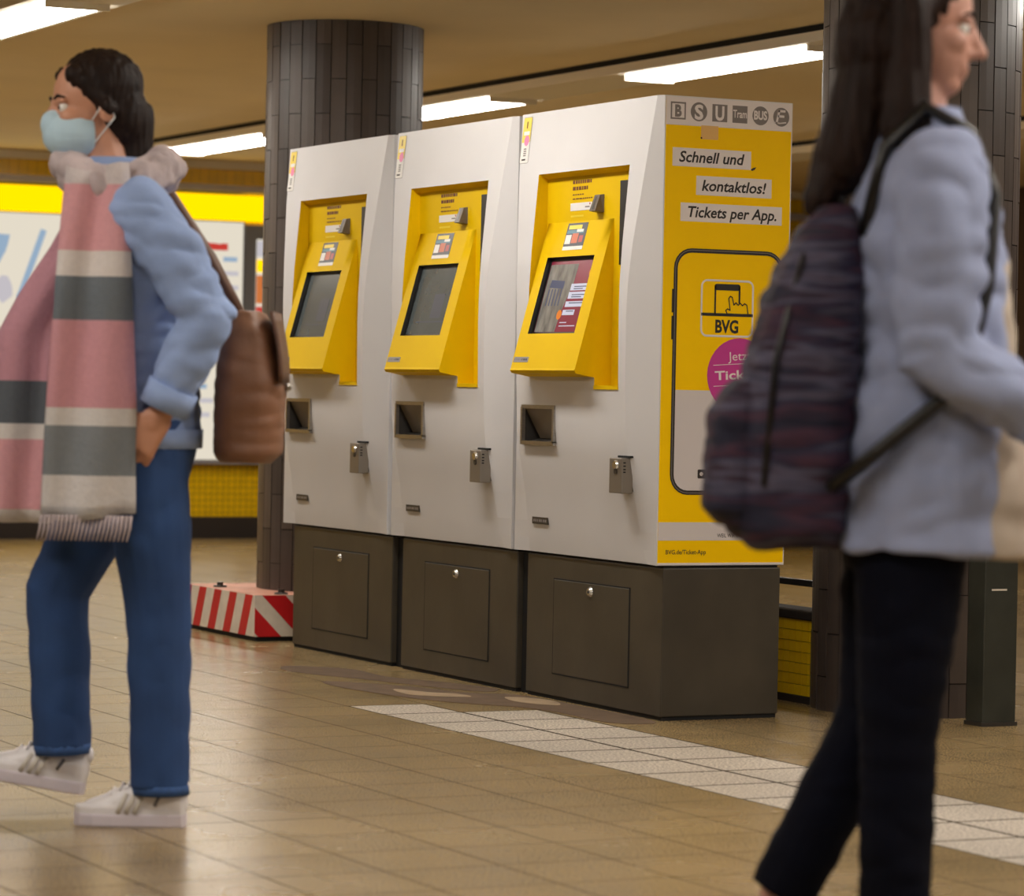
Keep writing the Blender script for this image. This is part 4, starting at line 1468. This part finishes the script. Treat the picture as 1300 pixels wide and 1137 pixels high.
# ---- masked woman in a denim jacket, walking to the left of the view
A = tag(empty('person', (1.606, -2.153, 0.0), RZ), 'walking person in light denim jacket, blue face mask, block-coloured scarf and jeans', 'person')
HC_, HF = (-0.185, 0.0, 1.585), (-0.93, -0.36, -0.06)
hp, at = head(HC_, HF)
B_ = list(hp)
B_ += [prim_capsule((-0.135, 0, 1.38), 0.058, (-0.165, 0, 1.51), 0.052)]
B_ += [prim_loft([(-0.06, 0, 0.80, .09, .13), (-0.06, 0, 0.92, .095, .14), (-0.07, 0, 1.05, .085, .12), (-0.09, 0, 1.25, .095, .145), (-0.105, 0, 1.36, .08, .14), (-0.12, 0, 1.41, .05, .07)])]
SN, EN, WN = (-0.06, -0.155, 1.345), (0.095, -0.205, 1.115), (0.0, -0.20, 0.905)
SF, EF, WF = (-0.14, 0.155, 1.345), (-0.20, 0.195, 1.085), (-0.285, 0.18, 0.85)
for s0, e0, w0 in ((SN, EN, WN), (SF, EF, WF)):
    B_ += [prim_capsule(s0, 0.045, e0, 0.036), prim_capsule(e0, 0.036, w0, 0.025)]
B_ += hand(WN, (-0.5, 0.08, -0.8), (0.1, -1, 0.0), (-1, 0, 0.4), 0.45)
B_ += hand(WF, (-0.25, -0.05, -0.95), (0, 1, 0), (-1, 0, 0), 0.3)
HN, KN, AN = (-0.05, -0.085, 0.86), (-0.006, -0.085, 0.46), (0.005, -0.08, 0.075)
HFR, KF, AF = (-0.07, 0.085, 0.86), (-0.255, 0.085, 0.50), (-0.235, 0.085, 0.135)
for h0, k0, a0 in ((HN, KN, AN), (HFR, KF, AF)):
    B_ += [prim_capsule(h0, 0.07, k0, 0.046), prim_capsule(k0, 0.046, a0, 0.032)]
B_ += [prim_capsule(AN, 0.03, (-0.11, -0.08, 0.045), 0.02), prim_capsule(AF, 0.03, (-0.33, 0.085, 0.085), 0.02)]
body = fuse('body', B_, M['skin_a'], A, 0.0045, 3)
eyes(at, A, M['eye_white'], M['iris'], M['hair_a'])
# hair: cap plus bulk drawn back to the nape
f_ = Vector(HF).normalized()
Rm = Matrix((f_, Vector((0, 0, 1)).cross(f_).normalized(), f_.cross(Vector((0, 0, 1)).cross(f_).normalized()))).transposed()
fuse('hair', [prim_ell(at(-0.022, 0, 0.042), (0.096, 0.085, 0.088), Rm), prim_ell(at(-0.062, 0, -0.02), (0.062, 0.08, 0.085), Rm), prim_capsule(at(-0.085, 0, -0.03), 0.055, at(-0.08, 0, -0.13), 0.05),
              prim_capsule(at(0.05, 0.045, 0.07), 0.022, at(-0.02, 0.078, -0.01), 0.016), prim_capsule(at(0.05, -0.045, 0.07), 0.022, at(-0.02, -0.078, -0.01), 0.016)],
     M['hair_a'], A, 0.0045, 3, wrinkle=0.003, wfreq=(60, 60, 12))
mk = fuse('face_mask', [prim_ell(at(0.04, 0, -0.062), (0.076, 0.07, 0.06), Rm), prim_ell(at(0.088, 0, -0.04), (0.032, 0.03, 0.036), Rm)], M['mask'], A, 0.004, 4,
          cut=[(at(0.012, 0, 0), -f_)])
for q in (1, -1):
    fuse_simple('ear_loop', prim_tube([at(0.02, q * 0.071, -0.035), at(0.0, q * 0.079, -0.005), at(-0.02, q * 0.084, 0.005), at(-0.028, q * 0.083, -0.03), at(0.016, q * 0.069, -0.085)], [0.002] * 5, 6), M['elastic'], mk)
# jacket
JP = [prim_loft([(-0.06, 0, 0.835, .128, .178), (-0.062, 0, 0.92, .128, .176), (-0.07, 0, 1.08, .126, .176), (-0.09, 0, 1.24, .13, .186), (-0.104, 0, 1.345, .108, .176), (-0.118, 0, 1.40, .08, .115), (-0.128, 0, 1.445, .07, .078)]),
      prim_tube([(-0.075, -0.13, 1.36), SN, (0.03, -0.19, 1.235), EN, (0.055, -0.212, 1.02), (0.012, -0.202, 0.93)], [0.07, 0.076, 0.072, 0.066, 0.06, 0.05]),
      prim_tube([(-0.12, 0.13, 1.36), SF, (-0.175, 0.19, 1.22), EF, (-0.24, 0.19, 0.97), (-0.275, 0.18, 0.88)], [0.07, 0.074, 0.068, 0.062, 0.056, 0.048]),
      prim_ell(SN, (.075,) * 3), prim_ell(SF, (.073,) * 3)]
jk = fuse('denim_jacket', JP, M['denim'], A, 0.006, 4, wrinkle=0.009, wfreq=(10, 10, 20), seed=2.0)
fuse_simple('waistband', prim_loft([(-0.06, 0, 0.83, .133, .184), (-0.06, 0, 0.872, .134, .185)]), M['denim'], jk)
fuse_simple('cuff', prim_tube([(0.03, -0.206, 0.966), (0.008, -0.202, 0.918)], [0.058, 0.056]), M['denim'], jk)
fuse_simple('cuff', prim_tube([(-0.262, 0.184, 0.915), (-0.28, 0.18, 0.868)], [0.055, 0.053]), M['denim'], jk)
fuse_simple('collar', prim_loft([(-0.122, 0, 1.41, .082, .1), (-0.128, 0, 1.47, .072, .078)]), M['denim'], jk)
# jeans
def leg(h0, k0, a0, r):
    h0, k0, a0 = Vector(h0), Vector(k0), Vector(a0)
    return prim_tube([h0 + Vector((0, 0, 0.03)), h0.lerp(k0, 0.5), k0, k0.lerp(a0, 0.5), a0], r)
JN = [prim_loft([(-0.06, 0, 0.74, .10, .145), (-0.055, 0, 0.83, .118, .165), (-0.055, 0, 0.92, .112, .158)]),
      leg(HN, KN, (0.004, -0.08, 0.085), [0.095, 0.09, 0.072, 0.067, 0.066]), leg(HFR, KF, (-0.235, 0.085, 0.15), [0.095, 0.088, 0.073, 0.067, 0.066])]
jn = fuse('jeans', JN, M['jeans'], A, 0.0055, 4, wrinkle=0.0032, wfreq=(13, 13, 10), seed=9.0)
fuse_simple('hem', prim_tube([(0.004, -0.08, 0.092), (0.004, -0.08, 0.070)], [0.0645, 0.065], 28), M['jeans_hem'], jn)
fuse_simple('hem', prim_tube([(-0.236, 0.085, 0.158), (-0.235, 0.085, 0.136)], [0.0645, 0.065], 28), M['jeans_hem'], jn)
sneaker(A, (0.063, -0.08, 0.0), (-0.183, -0.08, 0.0))
sneaker(A, (-0.185, 0.085, 0.045), (-0.425, 0.085, 0.085))
# scarf
sc = fuse('scarf', [prim_capsule((-0.125 + 0.105 * math.cos(q), 0.13 * math.sin(q), 1.425 + 0.028 * math.cos(2 * q)), 0.045, (-0.125 + 0.105 * math.cos(q + .5), 0.13 * math.sin(q + .5), 1.425 + 0.028 * math.cos(2 * q + 1)), 0.045)
                    for q in [k * 0.5236 for k in range(12)]], M['scarf_n'], A, 0.006, 3, wrinkle=0.01, wfreq=(20, 20, 14), seed=4.0)
rows = []
for i in range(25):
    s_ = i / 24
    z = 1.44 - s_ * 0.76
    l, r_ = -0.215 - 0.035 * s_, -0.085 + 0.035 * min(1, s_ * 1.4)
    row = []
    for j in range(9):
        c = j / 8
        row.append((l + (r_ - l) * c, -0.150 - 0.055 * min(1, s_ * 3) - 0.014 * math.sin(c * 9 + s_ * 3) - 0.02 * math.sin(s_ * 3.0), z - 0.01 * math.sin(c * 5)))
    rows.append(row)
main = ribbon('scarf_end', rows, 0.018, M['scarf'], sc)
for j in range(22):
    x = -0.247 + j * 0.0092
    fuse_simple('fringe', prim_tube([(x, -0.222 - 0.012 * math.sin(j * .38), 0.685), (x - 0.004, -0.225, 0.655), (x - 0.01, -0.225, 0.63)], [0.004, 0.003, 0.002], 6), M['scarf_n'], sc)
rows = []
for i in range(21):
    s_ = i / 20
    z = 1.42 - s_ * 0.76
    cx = -0.185 - 0.125 * min(1, max(0, s_ - 0.12) * 3.0)
    hw = 0.035 + 0.028 * min(1, s_ * 3)
    row = []
    for j in range(7):
        c = j / 6
        row.append((cx - hw + 2 * hw * c, -0.06 + 0.015 * math.sin(c * 8 + s_ * 4), z))
    rows.append(row)
ribbon('scarf_end', rows, 0.018, M['scarf_b'], sc)

# brown shoulder bag at the person's back
bg = tag(empty('shoulder_bag', Vector((1.606, -2.153, 0.80)) + RIGHT * 0.17 + FWD * 0.02, RZ), "brown leather bag hanging at the back of the person in the denim jacket", 'bag')
fuse('bag_body', [prim_loft([(0, 0, 0.0, .055, .125), (0.005, 0, 0.02, .075, .145), (0.008, 0, 0.16, .078, .15), (0.0, 0, 0.29, .062, .14), (-0.005, 0, 0.335, .04, .12)], power=3.2)], M['leather'], bg, 0.006, 3, wrinkle=0.003)
ribbon('flap', [[(0.06 + 0.022 * math.sin(min(1, s_ / 6) * 1.6), -0.13 + 0.26 * j / 6, 0.335 - s_ * 0.026) for j in range(7)] for s_ in range(7)], 0.008, M['leather_dark'], bg)
fuse_simple('buckle', prim_capsule((0.09, -0.012, 0.17), 0.009, (0.09, 0.012, 0.17), 0.009), M['steel'], bg)
fuse_simple('shoulder_strap', prim_tube([(-0.01, 0.11, 0.30), (-0.10, 0.145, 0.46), (-0.20, 0.14, 0.61), (-0.275, 0.13, 0.642), (-0.34, 0.13, 0.60), (-0.36, 0.13, 0.47)], [0.013] * 6, 8, fl=(0, 1, 0), fs=1.5), M['leather_dark'], bg)

# ---- person with backpack and pale coat, walking to the right of the view
OB = Vector((3.986, -1.787, 0.0))
P2 = tag(empty('person', OB, RZ), 'walking person with long dark hair in a pale blue jacket and dark trousers', 'person')
hp, at = head((0.005, 0.0, 1.578), (0.97, -0.1, -0.1))
B_ = list(hp)
B_ += [prim_capsule((0.01, 0, 1.36), 0.056, (0.0, 0, 1.50), 0.05)]
B_ += [prim_loft([(0.03, 0, 0.78, .09, .13), (0.03, 0, 0.92, .095, .14), (0.03, 0, 1.05, .085, .12), (0.025, 0, 1.25, .095, .145), (0.02, 0, 1.34, .08, .14), (0.015, 0, 1.40, .05, .07)])]
SN, EN, WN = (0.03, -0.165, 1.325), (0.02, -0.225, 1.045), (0.225, -0.20, 0.935)
SF, EF, WF = (0.04, 0.165, 1.325), (-0.03, 0.215, 1.06), (0.02, 0.215, 0.82)
for s0, e0, w0 in ((SN, EN, WN), (SF, EF, WF)):
    B_ += [prim_capsule(s0, 0.045, e0, 0.036), prim_capsule(e0, 0.036, w0, 0.025)]
B_ += hand(WN, (0.95, 0.1, -0.3), (0.1, -1, 0.1), (0.2, 0, 1), 0.5)
B_ += hand(WF, (0.25, 0, -0.95), (0, 1, 0), (1, 0, 0), 0.35)
HN, KN, AN = (0.01, -0.085, 0.84), (-0.012, -0.085, 0.45), (-0.012, -0.08, 0.08)
HFR, KF, AF = (0.01, 0.085, 0.84), (-0.03, 0.085, 0.45), (-0.185, 0.085, 0.145)
for h0, k0, a0 in ((HN, KN, AN), (HFR, KF, AF)):
    B_ += [prim_capsule(h0, 0.07, k0, 0.046), prim_capsule(k0, 0.046, a0, 0.032)]
B_ += [prim_capsule(AN, 0.03, (0.10, -0.08, 0.045), 0.02), prim_capsule(AF, 0.03, (-0.12, 0.085, 0.06), 0.02)]
fuse('body', B_, M['skin_b'], P2, 0.0045, 3)
eyes(at, P2, M['eye_white'], M['iris'], M['hair_b'])
f_ = Vector((0.97, -0.1, -0.1)).normalized()
l_ = Vector((0, 0, 1)).cross(f_).normalized()
Rm = Matrix((f_, l_, f_.cross(l_))).transposed()
fuse('hair', [prim_ell(at(-0.024, 0, 0.042), (0.1, 0.09, 0.09), Rm), prim_ell(at(-0.06, 0, -0.04), (0.07, 0.088, 0.1), Rm),
              prim_capsule((-0.06, 0, 1.52), 0.075, (-0.10, 0, 1.37), 0.075, flat=(1, 0, 0), fs=0.75), prim_capsule((-0.10, 0, 1.38), 0.07, (-0.14, 0, 1.30), 0.045, flat=(1, 0, 0), fs=0.7),
              prim_capsule(at(-0.01, -0.078, 0.02), 0.03, (-0.02, -0.09, 1.40), 0.04), prim_capsule(at(-0.01, 0.078, 0.02), 0.03, (-0.02, 0.09, 1.40), 0.04),
              prim_capsule(at(0.05, 0.045, 0.07), 0.022, at(-0.01, 0.078, 0.0), 0.02), prim_capsule(at(0.05, -0.045, 0.07), 0.022, at(-0.01, -0.078, 0.0), 0.02)],
     M['hair_b'], P2, 0.0045, 3, wrinkle=0.004, wfreq=(60, 60, 10), seed=5.0)
CP = [prim_loft([(0.022, 0, 0.73, .145, .208), (0.026, 0, 0.85, .142, .203), (0.03, 0, 1.05, .125, .175), (0.025, 0, 1.22, .13, .186), (0.02, 0, 1.325, .108, .18), (0.015, 0, 1.385, .08, .12), (0.01, 0, 1.42, .068, .08)]),
      prim_tube([(0.025, -0.13, 1.34), SN, (0.02, -0.215, 1.19), EN, (0.12, -0.225, 0.985), (0.2, -0.205, 0.948)], [0.07, 0.078, 0.074, 0.07, 0.062, 0.052]),
      prim_tube([(0.035, 0.13, 1.34), SF, (0.0, 0.205, 1.19), EF, (-0.01, 0.22, 0.94), (0.012, 0.216, 0.85)], [0.07, 0.078, 0.074, 0.07, 0.062, 0.052]),
      prim_ell(SN, (.077,) * 3), prim_ell(SF, (.077,) * 3)]
ct = fuse('jacket', CP, M['coat'], P2, 0.006, 4, wrinkle=0.010, wfreq=(9, 9, 16), seed=12.0)
fuse_simple('cuff', prim_tube([(0.165, -0.216, 0.967), (0.212, -0.203, 0.942)], [0.06, 0.056]), M['coat'], ct)
fuse_simple('cuff', prim_tube([(0.0, 0.218, 0.89), (0.014, 0.216, 0.84)], [0.06, 0.056]), M['coat'], ct)
fuse_simple('collar', prim_loft([(0.012, 0, 1.385, .085, .1), (0.006, 0, 1.44, .072, .08)]), M['coat'], ct)
fuse('cream_top', [prim_loft([(0.105, 0, 0.722, .12, .17), (0.10, 0, 0.85, .112, .16), (0.082, 0, 1.02, .095, .12), (0.07, 0, 1.2, .09, .1)])], M['cream'], P2, 0.006, 4, wrinkle=0.005, seed=3.0)
TP = [prim_loft([(0.0, 0, 0.70, .10, .15), (0.01, 0, 0.82, .11, .16), (0.01, 0, 0.9, .105, .155)]),
      leg(HN, KN, (-0.012, -0.08, 0.09), [0.092, 0.085, 0.064, 0.06, 0.056]), leg(HFR, KF, (-0.18, 0.085, 0.15), [0.092, 0.083, 0.064, 0.06, 0.056])]
fuse('trousers', TP, M['navy_trousers'], P2, 0.0055, 4, wrinkle=0.003, seed=21.0)


def dark_shoe(heel, toe):
    h_, t_ = Vector(heel), Vector(toe)
    f = (t_ - h_).normalized(); s_ = Vector((0, 1, 0)); u = f.cross(s_)
    if u.z < 0: u = -u
    at = lambda a, z: h_ + f * a + u * z
    sh = fuse('shoe', [prim_capsule(at(0.04, 0.045), 0.036, at(0.12, 0.05), 0.036), prim_capsule(at(0.12, 0.045), 0.037, at(0.21, 0.032), 0.03, flat=u, fs=0.8), prim_capsule(at(0.05, 0.06), 0.036, at(0.06, 0.1), 0.038)], M['shoe_black'], P2, 0.005, 3)
    fuse_simple('sole', prim_tube([at(0.005, 0.009), at(0.03, 0.009), at(0.12, 0.009), at(0.2, 0.009), at(0.245, 0.009)], [0.022, 0.036, 0.036, 0.04, 0.02], 16, fl=u, fs=0.24), M['gap'], sh)


dark_shoe((-0.075, -0.08, 0.0), (0.17, -0.08, 0.0))
dark_shoe((-0.245, 0.085, 0.095), (-0.02, 0.085, 0.0))

# patterned backpack
bp = tag(empty('backpack', OB + RIGHT * -0.185 + Vector((0, 0, 0.73)), RZ), 'dark patterned backpack on the back of the person in the pale blue jacket', 'backpack')
fuse('pack_body', [prim_loft([(0.0, 0, 0.0, .075, .12), (-0.005, 0, 0.03, .098, .15), (0.0, 0, 0.20, .10, .158), (0.03, 0, 0.40, .082, .15), (0.055, 0, 0.51, .055, .125), (0.065, 0, 0.55, .03, .09)], power=3.0)], M['weave'], bp, 0.006, 4, wrinkle=0.006, seed=6.0)
fuse('front_pocket', [prim_loft([(-0.075, 0, 0.03, .04, .10), (-0.09, 0, 0.06, .055, .122), (-0.085, 0, 0.22, .05, .12), (-0.065, 0, 0.27, .03, .10)], power=3.0)], M['weave'], bp, 0.006, 4, wrinkle=0.004, seed=8.0)
fuse_simple('zipper', prim_tube([(-0.055, -0.150, 0.1), (-0.04, -0.153, 0.3), (0.0, -0.128, 0.455), (0.025, -0.06, 0.515), (0.025, 0.06, 0.515), (0.0, 0.128, 0.455)], [0.005] * 6, 6), M['black'], bp)
fuse_simple('carry_loop', prim_tube([(0.07, -0.03, 0.545), (0.07, -0.02, 0.58), (0.07, 0.02, 0.58), (0.07, 0.03, 0.545)], [0.006] * 4, 8), M['black'], bp)
for q in (-1, 1):
    fuse_simple('shoulder_strap', prim_tube([(0.10, q * 0.10, 0.50), (0.13, q * 0.12, 0.64), (0.19, q * 0.125, 0.703), (0.262, q * 0.125, 0.665), (0.302, q * 0.132, 0.56), (0.29, q * 0.152, 0.42), (0.25, q * 0.20, 0.27), (0.12, q * 0.203, 0.16), (0.05, q * 0.165, 0.10)], [0.012] * 9, 10, fl=(0, 1, 0), fs=2.0), M['black'], bp)
